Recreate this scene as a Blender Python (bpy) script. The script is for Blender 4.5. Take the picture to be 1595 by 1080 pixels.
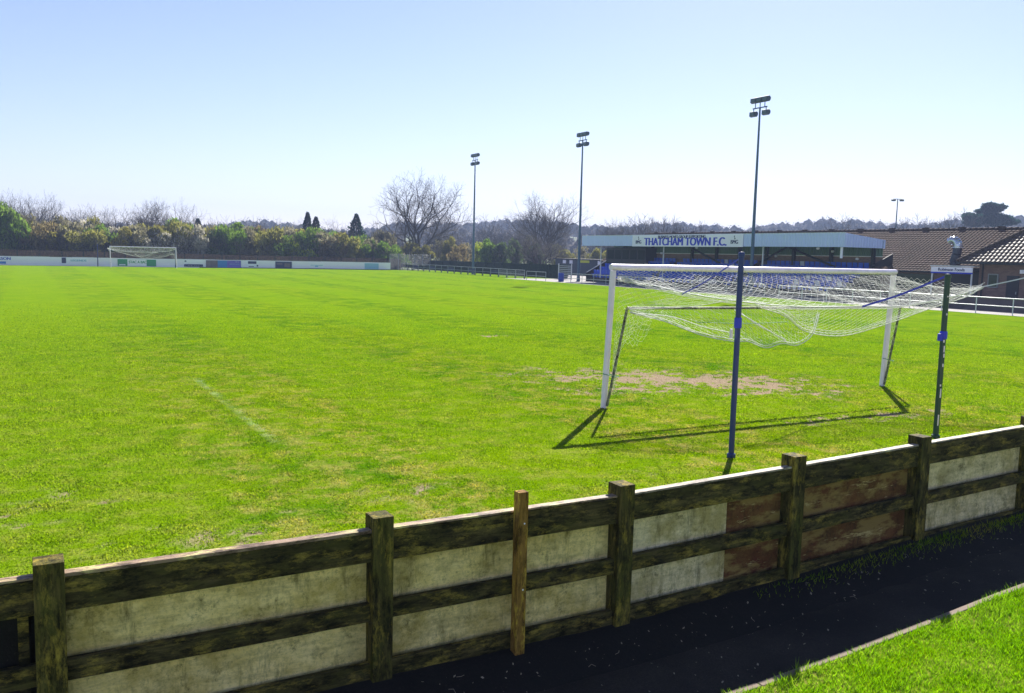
import bpy, math, random
import numpy as np
from mathutils import Vector, Matrix, noise
for o in list(bpy.data.objects): bpy.data.objects.remove(o)
S = bpy.context.scene
C = S.collection
R = math.radians
rng = np.random.default_rng(7)
random.seed(7)

# ------------------------------------------------------------------ camera, sky, sun, exposure
CAM = np.array([-8.9141, -12.4209, 2.6698]); YAW, PITCH, ROLL, FPX = .5116, .1055, .0243, 1349.186
_f = np.array([math.sin(YAW)*math.cos(PITCH), math.cos(YAW)*math.cos(PITCH), -math.sin(PITCH)])
_r = np.array([math.cos(YAW), -math.sin(YAW), 0.]); _u = np.cross(_r, _f)
_r, _u = math.cos(ROLL)*_r+math.sin(ROLL)*_u, -math.sin(ROLL)*_r+math.cos(ROLL)*_u
cam = bpy.data.cameras.new('camera'); co = bpy.data.objects.new('camera', cam); C.objects.link(co)
co.matrix_world = Matrix(((_r[0], _u[0], -_f[0], CAM[0]), (_r[1], _u[1], -_f[1], CAM[1]), (_r[2], _u[2], -_f[2], CAM[2]), (0, 0, 0, 1)))
cam.sensor_fit = 'HORIZONTAL'; cam.sensor_width = 36; cam.lens = FPX*36/1595; cam.clip_start = .1; cam.clip_end = 8000
S.camera = co
SUN_AZ, SUN_EL = R(47), R(35.2)
w = bpy.data.worlds.new('World'); S.world = w; w.use_nodes = True
nt = w.node_tree; bg = nt.nodes['Background']
sky = nt.nodes.new('ShaderNodeTexSky'); sky.sky_type = 'NISHITA'; sky.sun_disc = False
sky.sun_elevation = SUN_EL; sky.sun_rotation = SUN_AZ; sky.air_density = 1.0; sky.dust_density = .15; sky.ozone_density = 2.0
tint = nt.nodes.new('ShaderNodeMixRGB'); tint.blend_type = 'MULTIPLY'; tint.inputs[0].default_value = 1; tint.inputs[2].default_value = (1.08, .955, 1.09, 1)
nt.links.new(sky.outputs[0], tint.inputs[1]); nt.links.new(tint.outputs[0], bg.inputs[0]); bg.inputs[1].default_value = .054
sl = bpy.data.lights.new('sun', 'SUN'); sl.energy = 4.9; sl.angle = R(.53); sl.color = (1, .96, .88)
so = bpy.data.objects.new('sun', sl); C.objects.link(so)
sdir = Vector((math.sin(SUN_AZ)*math.cos(SUN_EL), math.cos(SUN_AZ)*math.cos(SUN_EL), math.sin(SUN_EL)))
so.rotation_euler = sdir.to_track_quat('Z', 'Y').to_euler(); so.location = (0, 0, 60)
S.view_settings.view_transform = 'Standard'; S.view_settings.look = 'None'; S.view_settings.exposure = 1.40; S.view_settings.gamma = 1

# ------------------------------------------------------------------ geometry helpers
def ray(x, y):
    d = (x-797.5)*_r-(y-540)*_u+FPX*_f; return d/np.linalg.norm(d)
def at_y(x, y, Y):
    d = ray(x, y); return CAM+d*(Y-CAM[1])/d[1]
def at_x(x, y, X):
    d = ray(x, y); return CAM+d*(X-CAM[0])/d[0]
def at_r(x, y, dist):
    d = ray(x, y); return CAM+d*dist/math.hypot(d[0], d[1])

class MB:
    def __init__(s): s.v = []; s.f = []; s.n = 0; s.m = []; s.sm = set()
    def add(s, v, f, m=0):
        v = np.asarray(v, float).reshape(-1, 3)
        if len(v) == 0: return s
        s.v.append(v)
        if isinstance(f, np.ndarray): fs = [f+s.n]
        else: fs = [np.array([q])+s.n for q in f]
        for q in fs: s.f.append(q); s.m.append(m)
        s.n += len(v); return s
    def box(s, c, d, rz=0., M=None, m=0):
        x, y, z = np.array(d)/2
        v = np.array([[-x,-y,-z],[x,-y,-z],[x,y,-z],[-x,y,-z],[-x,-y,z],[x,-y,z],[x,y,z],[-x,y,z]])
        if rz: c_, s_ = math.cos(rz), math.sin(rz); v = v@np.array([[c_, s_, 0], [-s_, c_, 0], [0, 0, 1]])
        if M is not None: v = v@np.array(M).T
        return s.add(v+np.array(c), np.array([[0,3,2,1],[4,5,6,7],[0,1,5,4],[1,2,6,5],[2,3,7,6],[3,0,4,7]]), m)
    def bb(s, x0, x1, y0, y1, z0, z1, m=0): return s.box(((x0+x1)/2, (y0+y1)/2, (z0+z1)/2), (x1-x0, y1-y0, z1-z0), m=m)
    def tubes(s, A, B, r0, r1=None, k=4, cap=False, m=0):
        A = np.atleast_2d(np.asarray(A, float)); B = np.atleast_2d(np.asarray(B, float)); N = len(A)
        r0 = np.broadcast_to(np.asarray(r0, float), (N,)); r1 = r0 if r1 is None else np.broadcast_to(np.asarray(r1, float), (N,))
        d = B-A; L = np.linalg.norm(d, axis=1, keepdims=True); d = d/np.maximum(L, 1e-9)
        ref = np.where(np.abs(d[:, 2:3]) > .9, np.array([[1., 0, 0]]), np.array([[0, 0, 1.]]))
        p = np.cross(d, ref); p /= np.linalg.norm(p, axis=1, keepdims=True); q = np.cross(d, p)
        a = np.arange(k)*2*math.pi/k
        ring = p[:, None]*np.cos(a)[None, :, None]+q[:, None]*np.sin(a)[None, :, None]
        V = np.concatenate([A[:, None]+ring*r0[:, None, None], B[:, None]+ring*r1[:, None, None]], 1)
        i = np.arange(k); j = (i+1) % k
        F = np.stack([i, i+k, j+k, j], 1)
        F = (F[None]+(np.arange(N)*2*k)[:, None, None]).reshape(-1, 4)
        base = s.n; s.add(V.reshape(-1, 3), F, m); s.sm.add(len(s.f)-1)
        if cap:
            for n in range(N):
                s.f.append(np.array([[base+n*2*k+t for t in range(k)]])); s.m.append(m)
                s.f.append(np.array([[base+n*2*k+k+t for t in reversed(range(k))]])); s.m.append(m)
        return s
    def path(s, P, r, k=6, m=0):
        P = np.asarray(P, float); return s.tubes(P[:-1], P[1:], r, k=k, m=m)
    def prism(s, poly, a, b, axis='y', m=0):          # poly in the other two axes
        n = len(poly); V = []
        for t in (a, b):
            for p, q in poly: V.append({'y': (p, t, q), 'x': (t, p, q), 'z': (p, q, t)}[axis])
        F = [list(range(n)), list(range(2*n-1, n-1, -1))]+[[i, i+n, (i+1) % n+n, (i+1) % n] for i in range(n)]
        return s.add(V, F, m)
    def grid(s, P, m=0):                              # P: (a,b,3)
        a, b, _ = P.shape; idx = np.arange(a*b).reshape(a, b)
        F = np.stack([idx[:-1, :-1], idx[1:, :-1], idx[1:, 1:], idx[:-1, 1:]], -1).reshape(-1, 4)
        return s.add(P.reshape(-1, 3), F, m)
    def lathe(s, prof, c, k=16, m=0):
        prof = np.array(prof); a = np.arange(k)*2*math.pi/k
        V = np.stack([prof[:, None, 0]*np.cos(a), prof[:, None, 0]*np.sin(a), np.repeat(prof[:, 1:2], k, 1)], -1)+np.array(c)
        n = len(prof); F = []
        for i in range(n-1):
            for j in range(k): F.append([i*k+j, i*k+(j+1) % k, (i+1)*k+(j+1) % k, (i+1)*k+j])
        return s.add(V.reshape(-1, 3), np.array(F), m)
    def mesh(s, name, mats, smooth=False):
        V = np.concatenate(s.v).astype(np.float32)
        lt = np.concatenate([np.full(len(f), f.shape[1], np.int32) for f in s.f])
        lp = np.concatenate([f.ravel() for f in s.f]).astype(np.int32)
        mi = np.concatenate([np.full(len(f), m, np.int32) for f, m in zip(s.f, s.m)])
        me = bpy.data.meshes.new(name)
        me.vertices.add(len(V)); me.vertices.foreach_set('co', V.ravel())
        me.loops.add(len(lp)); me.loops.foreach_set('vertex_index', lp)
        me.polygons.add(len(lt)); me.polygons.foreach_set('loop_start', np.concatenate([[0], np.cumsum(lt)[:-1]]).astype(np.int32))
        me.polygons.foreach_set('loop_total', lt); me.polygons.foreach_set('material_index', mi)
        me.polygons.foreach_set('use_smooth', np.concatenate([np.full(len(f), smooth or (i in s.sm), bool) for i, f in enumerate(s.f)]))
        for mm in (mats if isinstance(mats, (list, tuple)) else [mats]): me.materials.append(mm)
        me.update(calc_edges=True); me.validate(); return me
    def build(s, name, mats, parent=None, smooth=False, bevel=0, loc=None):
        o = bpy.data.objects.new(name, s.mesh(name, mats, smooth)); C.objects.link(o)
        if parent: o.parent = parent
        if loc is not None: o.location = loc
        if bevel:
            b = o.modifiers.new('bevel', 'BEVEL'); b.width = bevel; b.segments = 2; b.limit_method = 'ANGLE'
        return o
def tag(o, label=None, cat=None, group=None, kind=None):
    if label: o['label'] = label
    if cat: o['category'] = cat
    if group: o['group'] = group
    if kind: o['kind'] = kind
    return o
def thing(name, label, cat, loc=(0, 0, 0), rz=0., group=None):
    o = bpy.data.objects.new(name, None); C.objects.link(o); o.empty_display_size = .3
    o.location = loc; o.rotation_euler = (0, 0, rz); return tag(o, label, cat, group)
def copy_tree(o, parent=None, **kw):
    c = o.copy(); C.objects.link(c); c.parent = parent
    for ch in list(o.children): copy_tree(ch, c)
    return c
def text_mesh(name, s, size, mat, parent, loc, rot, offset=0., sx=1., align='CENTER', ext=.004, space=1., bold=0.):
    cu = bpy.data.curves.new(name, 'FONT'); cu.body = s; cu.size = size; cu.align_x = align; cu.align_y = 'CENTER'; cu.extrude = ext; cu.offset = offset; cu.space_character = space
    t = bpy.data.objects.new(name+'_tmp', cu); C.objects.link(t)
    dg = bpy.context.evaluated_depsgraph_get(); me = bpy.data.meshes.new_from_object(t.evaluated_get(dg))
    if bold:
        bm_ = __import__('bmesh').new()
        for k_ in range(4):
            me2 = me.copy(); me2.transform(Matrix.Translation((bold*(k_/3-.5), 0, .0012*k_))); bm_.from_mesh(me2)
        bm_.to_mesh(me); bm_.free()
    bpy.data.objects.remove(t); me.materials.clear(); me.materials.append(mat)
    o = bpy.data.objects.new(name, me); C.objects.link(o); o.parent = parent; o.location = loc; o.rotation_euler = rot; o.scale = (sx, 1, 1)
    return o

# ------------------------------------------------------------------ materials
class NT:
    def __init__(s, name):
        s.mat = bpy.data.materials.new(name); s.mat.use_nodes = True; s.t = s.mat.node_tree; s.b = s.t.nodes['Principled BSDF']
        s.out = s.t.nodes['Material Output']
    def n(s, typ, **kw):
        nd = s.t.nodes.new('ShaderNode'+typ)
        for k, v in kw.items(): setattr(nd, k, v)
        return nd
    def l(s, a, b): s.t.links.new(a, b)
    def co(s, kind='Object', scale=(1, 1, 1), rot=(0, 0, 0), loc=(0, 0, 0)):
        if kind == 'World': src = s.n('NewGeometry').outputs['Position']
        else: src = s.n('TexCoord').outputs[kind]
        m = s.n('Mapping'); m.inputs['Scale'].default_value = scale; m.inputs['Rotation'].default_value = rot; m.inputs['Location'].default_value = loc
        s.l(src, m.inputs[0]); return m.outputs[0]
    def noise(s, vec, scale, detail=4, rough=.6, dist=0.):
        x = s.n('TexNoise'); s.l(vec, x.inputs['Vector']); x.inputs['Scale'].default_value = scale; x.inputs['Detail'].default_value = detail
        x.inputs['Roughness'].default_value = rough; x.inputs['Distortion'].default_value = dist; return x.outputs['Fac']
    def ramp(s, fac, stops):
        r = s.n('ValToRGB'); s.l(fac, r.inputs[0]); e = r.color_ramp.elements
        while len(e) < len(stops): e.new(.5)
        for q, (p, c) in zip(e, stops):
            q.position = p; q.color = (*(c if isinstance(c, tuple) else (c, c, c)), 1)
        return r.outputs[0]
    def mix(s, fac, a, b, mode='MIX'):
        m = s.n('MixRGB', blend_type=mode)
        for i, x in ((0, fac), (1, a), (2, b)):
            if isinstance(x, (int, float)): m.inputs[i].default_value = x if i == 0 else (x, x, x, 1)
            elif isinstance(x, tuple): m.inputs[i].default_value = (*x, 1)
            else: s.l(x, m.inputs[i])
        return m.outputs[0]
    def math(s, op, a, b=0.):
        m = s.n('Math', operation=op)
        for i, x in ((0, a), (1, b)):
            if isinstance(x, (int, float)): m.inputs[i].default_value = x
            else: s.l(x, m.inputs[i])
        return m.outputs[0]
    def bump(s, h, strength=.4, dist=.01):
        b = s.n('Bump'); b.inputs['Strength'].default_value = strength; b.inputs['Distance'].default_value = dist
        s.l(h, b.inputs['Height']); s.l(b.outputs[0], s.b.inputs['Normal']); return b
    def fin(s, col, rough=.8, metal=0., spec=None):
        if isinstance(col, tuple): s.b.inputs['Base Color'].default_value = (*col, 1)
        else: s.l(col, s.b.inputs['Base Color'])
        if isinstance(rough, (int, float)): s.b.inputs['Roughness'].default_value = rough
        else: s.l(rough, s.b.inputs['Roughness'])
        s.b.inputs['Metallic'].default_value = metal
        if spec is not None: s.b.inputs['Specular IOR Level'].default_value = spec
        return s.mat
def simple(name, c, rough=.7, var=.25, scale=3., metal=0., coord='Object', bump=0., spec=None, spk=.35):
    n = NT(name); v = n.co(coord); f = n.noise(v, scale, 5, .65)
    col = n.mix(f, tuple(x*(1-var) for x in c), tuple(min(1, x*(1+var)) for x in c))
    f2 = n.noise(v, scale*9, 3, .6); col = n.mix(n.math('MULTIPLY', f2, spk), col, tuple(x*.55 for x in c))
    if bump: n.bump(f2, bump, .005)
    return n.fin(col, rough, metal, spec)
def streaked(name, c, dirt, rough=.5, amount=.5, sc=2.):
    n = NT(name); v = n.co('Object', (1, 1, .12)); f = n.noise(v, sc*4, 5, .7); g = n.noise(n.co('Object'), sc, 5, .6)
    fac = n.math('MULTIPLY', n.ramp(n.math('MULTIPLY', f, g), [(.16, 0.), (.42, 1.)]), amount)
    return n.fin(n.mix(fac, c, dirt), rough)

def grass_nodes(n, use_attr=True):
    v = n.co('World')
    big = n.noise(v, .12, 4, .6); mid = n.noise(v, .9, 5, .65, .4); sm = n.noise(v, 6., 5, .7); fine = n.noise(v, 38., 4, .7)
    c = n.mix(n.ramp(mid, [(.36, 0.), (.64, 1.)]), (.058, .165, .0005), (.178, .275, .0005))
    c = n.mix(n.math('MULTIPLY', n.ramp(big, [(.4, 0.), (.66, 1.)]), .55), c, (.200, .275, .001))
    c = n.mix(n.math('MULTIPLY', n.ramp(sm, [(.5, 0.), (.72, 1.)]), .5), c, (.030, .120, .001))
    # straw and thatch, more of it nearer this goal line and on the left
    st = n.noise(n.co('World', (1, 1, 1), loc=(31, 7, 0)), 2.2, 6, .75)
    sp = n.n('SeparateXYZ'); n.l(v, sp.inputs[0])
    near = n.ramp(n.math('MULTIPLY', n.math('ADD', n.math('MULTIPLY', sp.outputs[0], -.6), n.math('SUBTRACT', 14., sp.outputs[1])), .04), [(0., 0.), (1., 1.)])
    thr = n.ramp(st, [(.46, 0.), (.62, 1.)])
    c = n.mix(n.math('MULTIPLY', thr, n.math('ADD', n.math('MULTIPLY', near, 1.0), .10)), c, (.34, .29, .09))
    # mowing bands along the pitch
    wv = n.n('TexWave', wave_type='BANDS', bands_direction='X', wave_profile='SIN'); n.l(v, wv.inputs['Vector'])
    wv.inputs['Scale'].default_value = .055; wv.inputs['Distortion'].default_value = .4; wv.inputs['Detail'].default_value = 1
    c = n.mix(n.math('MULTIPLY', n.ramp(wv.outputs['Fac'], [(.42, 0.), (.58, 1.)]), .55), c, (.160, .270, .002))
    lp = n.ramp(n.math('ADD', n.math('MULTIPLY', sp.outputs[0], -.05), .25), [(.45, 0.), (.55, 1.)])
    c = n.mix(n.math('MULTIPLY', lp, .30), c, (.155, .255, .010))
    c = n.mix(n.ramp(fine, [(.30, .55), (.5, 0.)]), c, (.018, .060, .002))
    return c, sm, fine, mid

def mat_pitch():
    n = NT('pitch_turf'); c, sm, fine, mid = grass_nodes(n)
    a = n.n('Attribute', attribute_name='wear'); w_ = a.outputs['Fac']
    soil = n.mix(n.noise(n.co('World'), 9., 5, .7), (.13, .09, .05), (.52, .41, .28))
    soil = n.mix(n.ramp(n.noise(n.co('World', (1, 1, 1)), 24., 3, .7), [(.52, 0.), (.62, .8)]), soil, (.08, .05, .025))
    c = n.mix(w_, c, soil)
    a2 = n.n('Attribute', attribute_name='chalk'); c = n.mix(n.math('MULTIPLY', a2.outputs['Fac'], .18), c, (.75, .8, .7))
    h = n.math('ADD', n.math('MULTIPLY', fine, .6), sm)
    n.bump(h, .9, .05); return n.fin(c, 1., spec=0.)
def mat_blade(name, lush=False):
    n = NT(name); c, sm, fine, mid = grass_nodes(n)
    if lush: c = n.mix(.7, c, (.14, .33, .004))
    a = n.n('Attribute', attribute_name='rnd')
    c = n.mix(a.outputs['Fac'], n.mix(1., c, (.42, .52, .45), 'MULTIPLY'), n.mix(1., c, (1.65, 1.5, 1.2), 'MULTIPLY'))
    ac = n.n('Attribute', attribute_name='chalk'); c = n.mix(n.math('MULTIPLY', ac.outputs['Fac'], .15), c, (.7, .75, .65))
    d = n.n('BsdfDiffuse'); n.l(c, d.inputs[0]); t = n.n('BsdfTranslucent'); n.l(n.mix(1., c, (1.35, 1.35, .8), 'MULTIPLY'), t.inputs[0])
    g = n.n('BsdfGlossy'); g.inputs['Roughness'].default_value = .5; g.inputs[0].default_value = (.9, 1, .7, 1)
    m1 = n.n('MixShader'); m1.inputs[0].default_value = .5; n.l(d.outputs[0], m1.inputs[1]); n.l(t.outputs[0], m1.inputs[2])
    m2 = n.n('MixShader'); m2.inputs[0].default_value = .0; n.l(m1.outputs[0], m2.inputs[1]); n.l(g.outputs[0], m2.inputs[2])
    n.l(m2.outputs[0], n.out.inputs[0]); return n.mat
def mat_leaf(name, c, c2=None, tr=.6):
    n = NT(name); c2 = c2 or tuple(x*1.7 for x in c)
    f = n.noise(n.co('World'), 1.3, 4, .7); g = n.noise(n.co('World'), 7., 3, .7)
    col = n.mix(n.ramp(f, [(.35, 0.), (.65, 1.)]), c, c2); col = n.mix(n.ramp(g, [(.4, .6), (.6, 0.)]), col, tuple(x*.45 for x in c))
    d = n.n('BsdfDiffuse'); n.l(col, d.inputs[0]); t = n.n('BsdfTranslucent'); n.l(col, t.inputs[0])
    m1 = n.n('MixShader'); m1.inputs[0].default_value = tr; n.l(d.outputs[0], m1.inputs[1]); n.l(t.outputs[0], m1.inputs[2]); n.l(m1.outputs[0], n.out.inputs[0]); return n.mat
def mat_wood(name, base, dark, moss, grain=(1, 1, .08), mossf=.5, rough=.85):
    n = NT(name); v = n.co('World', tuple(g for g in grain)); f = n.noise(v, 55., 6, .7, .2); f2 = n.noise(v, 14., 4, .6)
    gr = tuple(min(1, q*5) for q in grain)
    g = n.noise(n.co('World', gr), 6., 5, .7); blot = n.noise(n.co('World', gr, loc=(3, 9, 2)), 15., 7, .8)
    c = n.mix(n.ramp(f, [(.3, 0.), (.7, 1.)]), dark, base); c = n.mix(n.ramp(f2, [(.42, .5), (.6, 0.)]), c, dark)
    c = n.mix(n.math('MULTIPLY', n.ramp(g, [(.42, 0.), (.62, 1.)]), mossf), c, moss)
    c = n.mix(n.ramp(blot, [(.46, 0.), (.60, .92)]), c, tuple(x*.25 for x in dark))
    hl = n.noise(n.co('World', gr, loc=(8, 2, 6)), 11., 7, .8); c = n.mix(n.ramp(hl, [(.52, 0.), (.7, .8)]), c, tuple(min(1, x*m_) for x, m_ in zip(base, (2.6, 2.5, 1.3))))
    n.bump(n.math('ADD', f, blot), .8, .006); return n.fin(c, rough, spec=.12)
def mat_panel(name, base, mid, dirt, brown=False):
    n = NT(name); v = n.co('World'); g = n.noise(v, 3.2, 7, .78); s_ = n.noise(n.co('World', (.16, .16, 1)), 26., 6, .75); f = n.noise(v, 40., 4, .7); b = n.noise(n.co('World', loc=(5, 1, 8)), 7.5, 8, .85)
    c = n.mix(n.ramp(g, [(.35, 0.), (.65, 1.)]), base, mid)
    c = n.mix(n.ramp(s_, [(.45, 0.), (.75, .5)]), c, dirt); ol = n.noise(n.co('World', loc=(4, 4, 9)), 2.6, 7, .72); c = n.mix(n.ramp(ol, [(.46, 0.), (.62, .75)]), c, tuple(a_*b_ for a_, b_ in zip(mid, (.50, .46, .26)))); vd = n.noise(n.co('World', (1, 1, .22), loc=(6, 0, 2)), 9., 7, .8); c = n.mix(n.ramp(vd, [(.54, 0.), (.70, .75)]), c, dirt)
    c = n.mix(n.ramp(b, [(.53, 0.), (.68, .9)]), c, dirt); b2 = n.noise(n.co('World', loc=(1, 5, 3)), 2.2, 7, .75); c = n.mix(n.ramp(b2, [(.5, 0.), (.66, .5)]), c, tuple(x*1.5 for x in dirt))
    c = n.mix(n.ramp(f, [(.3, .35), (.5, 0.)]), c, tuple(x*.5 for x in dirt))
    if brown:
        pl = n.ramp(n.noise(n.co('World', (.35, .35, 2.2), loc=(2, 2, 1)), 6.5, 9, .8), [(.585, 0.), (.61, 1.)]); vs = n.noise(n.co('World', (.5, .5, 1.3), loc=(7, 3, 4)), 4.5, 7, .7); c = n.mix(n.ramp(vs, [(.47, 0.), (.56, .85)]), c, (.30, .20, .06))
        c = n.mix(n.math('MULTIPLY', pl, .8), c, (.55, .42, .17))
    n.bump(f, .25, .004); return n.fin(c, .85, spec=.2)
def mat_brick():
    n = NT('brown_brick'); v = n.co('Object'); sp = n.n('SeparateXYZ'); n.l(v, sp.inputs[0])
    cb = n.n('CombineXYZ'); n.l(n.math('ADD', sp.outputs[0], sp.outputs[1]), cb.inputs[0]); n.l(sp.outputs[2], cb.inputs[1])
    b = n.n('TexBrick'); n.l(cb.outputs[0], b.inputs['Vector']); b.inputs['Scale'].default_value = 1; b.inputs['Brick Width'].default_value = .225; b.inputs['Row Height'].default_value = .075; b.inputs['Mortar Size'].default_value = .008
    b.inputs['Color1'].default_value = (.17, .10, .085, 1); b.inputs['Color2'].default_value = (.26, .16, .13, 1); b.inputs['Mortar'].default_value = (.20, .17, .14, 1)
    c = n.mix(n.math('MULTIPLY', n.noise(v, .8, 4, .6), .4), b.outputs['Color'], (.10, .055, .04)); return n.fin(c, .9)
def mat_asphalt(name, a, b, sc=60., leaf=0.):
    n = NT(name); v = n.co('World'); f = n.noise(v, sc, 4, .75); g = n.noise(v, 1.4, 5, .65)
    c = n.mix(n.ramp(g, [(.38, 0.), (.64, 1.)]), a, b); c = n.mix(n.ramp(f, [(.42, .5), (.6, 0.)]), c, tuple(x*.35 for x in a))
    c = n.mix(n.ramp(n.noise(v, sc*2.3, 2, .6), [(.66, 0.), (.72, .6)]), c, tuple(min(1, x*4) for x in b))
    n.bump(f, .6, .008); return n.fin(c, .85, spec=.3)
def mat_tile(ro=.5, sp=.5):
    n = NT('clay_roof_tiles'); v = n.co('Object'); g = n.noise(v, .6, 5, .7); f = n.noise(v, 4.5, 3, .7)
    c = n.mix(n.ramp(g, [(.35, 0.), (.65, 1.)]), (.085, .058, .046), (.135, .088, .066)); c = n.mix(n.ramp(f, [(.4, .6), (.6, 0.)]), c, (.06, .042, .034))
    return n.fin(c, ro, spec=sp)
def mat_cladding(name, a, b):
    n = NT(name); v = n.co('Object'); f = n.noise(v, .5, 4, .6); return n.fin(n.mix(f, a, b), .45, 0., .5)

M = dict(
 pitch=mat_pitch(), blade=mat_blade('grass_blade'), lush=mat_blade('verge_blade', True),
 field=simple('far_field', (.09, .13, .03), .95, .3, .02, coord='World'),
 white=streaked('white_painted_metal', (.90, .80, .95), (.52, .46, .46), .35, .5), net=simple('white_netting', (.78, .78, .74), .8, .1),
 bar=mat_wood('muddy_grey_frame', (.42, .42, .36), (.05, .045, .03), (.25, .26, .2), (1, 1, 1), .3, .6),
 blue=streaked('blue_pole_paint', (.008, .030, .19), (.02, .035, .09), .35, .5), green=streaked('green_pole_paint', (.004, .042, .032), (.06, .09, .07), .4, .5),
 strap=simple('blue_strap', (.03, .04, .62), .5, .15), wstrap=simple('pale_strap', (.7, .72, .8), .5, .1), rope=simple('green_rope', (.02, .22, .14), .7, .2),
 post=mat_wood('mossy_post', (.21, .162, .045), (.024, .020, .006), (.078, .082, .012), (1, 1, .06), .7), newpost=mat_wood('treated_post', (.50, .28, .06), (.20, .10, .02), (.32, .20, .045), (1, 1, .05), .2),
 railw=mat_wood('mossy_rail', (.18, .138, .048), (.020, .016, .006), (.065, .062, .012), (.07, 1, 1), .6), capb=mat_wood('brown_weathered_cap', (.50, .36, .25), (.24, .15, .10), (.34, .24, .16), (.07, 1, 1), .8, .5),
 cap=mat_wood('sunbleached_cap', (.60, .53, .45), (.28, .21, .15), (.42, .33, .25), (.07, 1, 1), .7, .6),
 panel=mat_panel('weathered_pale_board', (.98, .78, .36), (.88, .68, .25), (.10, .08, .018)), panelw=mat_panel('weathered_white_board', (.92, .77, .47), (.80, .66, .34), (.11, .09, .028)),
 panelb=mat_panel('peeling_brown_board', (.13, .030, .014), (.22, .11, .035), (.035, .018, .008), True), dirt=mat_asphalt('dark_damp_soil_and_void', (.006, .0045, .003), (.012, .009, .006), 30.),
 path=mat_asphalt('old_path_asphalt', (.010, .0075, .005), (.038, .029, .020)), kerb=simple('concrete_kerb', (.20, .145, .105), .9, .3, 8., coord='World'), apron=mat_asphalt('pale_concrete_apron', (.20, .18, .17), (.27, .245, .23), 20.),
 litter=simple('dry_litter', (.28, .24, .17), .9, .6, 30., coord='World'), steel=simple('galvanised_steel', (.34, .37, .40), .5, .15, metal=.3), lightsteel=simple('pale_rail_paint', (.72, .74, .78), .4, .1),
 mast=simple('blue_grey_mast', (.06, .12, .20), .5, .2), lamp=simple('lamp_housing', (.045, .07, .10), .45, .2), lens=simple('lamp_glass', (.10, .14, .16), .15, .1),
 brick=mat_brick(), ridge=simple('ridge_tile', (.10, .075, .065), .95, .3, 2., spec=.1), tile=mat_tile(.9, .06), tile2=mat_tile(.6, .22), clad=mat_cladding('pale_blue_cladding', (.52, .62, .90), (.60, .70, .95)), greenclad=mat_cladding('green_translucent_cladding', (.06, .14, .12), (.10, .19, .16)),
 dark=simple('dark_steelwork', (.018, .022, .03), .6, .3), darkw=simple('dark_interior_wall', (.03, .028, .03), .8, .3), concrete=simple('stand_concrete', (.20, .19, .19), .9, .2), seat=simple('blue_seat_plastic', (.02, .10, .68), .35, .15), wseat=simple('pale_seat_and_sheen', (.55, .60, .72), .4, .1),
 signw=simple('white_sign_board', (.90, .89, .99), .9, .03, .6, spec=.1, spk=.03), signb=simple('blue_sign_lettering', (.008, .03, .55), .5, .05, spk=.05), navy=simple('navy_print', (.015, .025, .12), .5, .15), ggreen=simple('green_print', (.02, .30, .14), .5, .15), cyan=simple('pale_cyan_print', (.30, .55, .75), .5, .1),
 purple=simple('purple_print', (.16, .12, .62), .5, .2, 1.), azure=simple('azure_print', (.03, .22, .62), .5, .2, 1.), photo=simple('photo_print', (.16, .12, .16), .5, .8, 3.),
 wall=streaked('white_perimeter_board', (.90, .86, .97), (.78, .75, .85), .95, .10, .3), bfence=mat_wood('brown_closeboard', (.15, .10, .075), (.05, .035, .028), (.10, .10, .06), (1, 1, .05), .3), tfence=mat_wood('dark_green_closeboard', (.035, .055, .05), (.015, .022, .022), (.03, .06, .04), (1, 1, .05), .4),
 bark=simple('bare_bark', (.055, .045, .036), .9, .35, 1.), twig=simple('grey_twigs', (.075, .060, .052), .9, .25, 1.), door=simple('dark_door_and_canopy_shade', (.012, .012, .025), .5, .2), frame=simple('grey_frame', (.25, .27, .28), .5, .1), glass=simple('dark_window_glass', (.02, .035, .035), .08, .1),
 duct=simple('duct_metal', (.55, .60, .68), .25, .15, metal=.8), ductd=simple('dark_duct', (.04, .05, .08), .5, .3), bin=simple('blue_barrel_plastic', (.01, .05, .42), .35, .15), cabin=simple('dark_cabin_wall', (.05, .065, .09), .7, .3), hiviz=simple('yellow_panel', (.65, .68, .03), .6, .2),
)
LEAF = {k: mat_leaf('foliage_'+k, *v) for k, v in dict(
 olive=((.19, .19, .04), (.38, .36, .09)), green=((.10, .18, .02), (.26, .40, .05)), dark=((.055, .095, .03), (.13, .19, .06)), brown=((.17, .135, .055), (.30, .24, .11)),
 russet=((.19, .12, .055), (.30, .20, .09)), yellow=((.30, .36, .015), (.52, .62, .03)), gold=((.20, .18, .03), (.36, .33, .06)), blossom=((.34, .32, .22), (.78, .73, .62)), grey=((.19, .18, .095), (.36, .33, .20)),
 conifer=((.010, .035, .030), (.025, .075, .055)), wood=((.13, .12, .12), (.20, .185, .19))).items()}

# ------------------------------------------------------------------ ground, pitch, paths
def nz(x, y, s, o=0.): return noise.fractal(Vector((x*s+o, y*s-o, o*.37)), .8, 2.1, 5)
def seg(px, py, a, b):
    ax, ay = a; bx, by = b; dx, dy = bx-ax, by-ay
    t = np.clip(((px-ax)*dx+(py-ay)*dy)/(dx*dx+dy*dy+1e-9), 0, 1); return np.hypot(px-ax-t*dx, py-ay-t*dy)
WEAR = [((3.2, 2.8), (4.9, 1.2), 1.7, .95), ((1.6, 3.6), (3.4, 3.2), 1.3, .72), ((1.0, 1.7), (2.6, 1.2), .75, .62), ((4.1, 12.5), (4.4, 12.6), .32, .8), ((-9.1, -2.7), (-8.6, -2.2), .35, .42),
        ((-8.0, -4.6), (-7.0, -4.2), .35, .27), ((-5.4, -3.7), (-5.0, -3.6), .25, .35), ((-3.2, -4.6), (-2.7, -4.4), .35, .45), ((2.2, -2.3), (5.5, -2.6), .35, .45), ((6.6, 1.6), (6.8, 1.7), .2, .55)]
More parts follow.
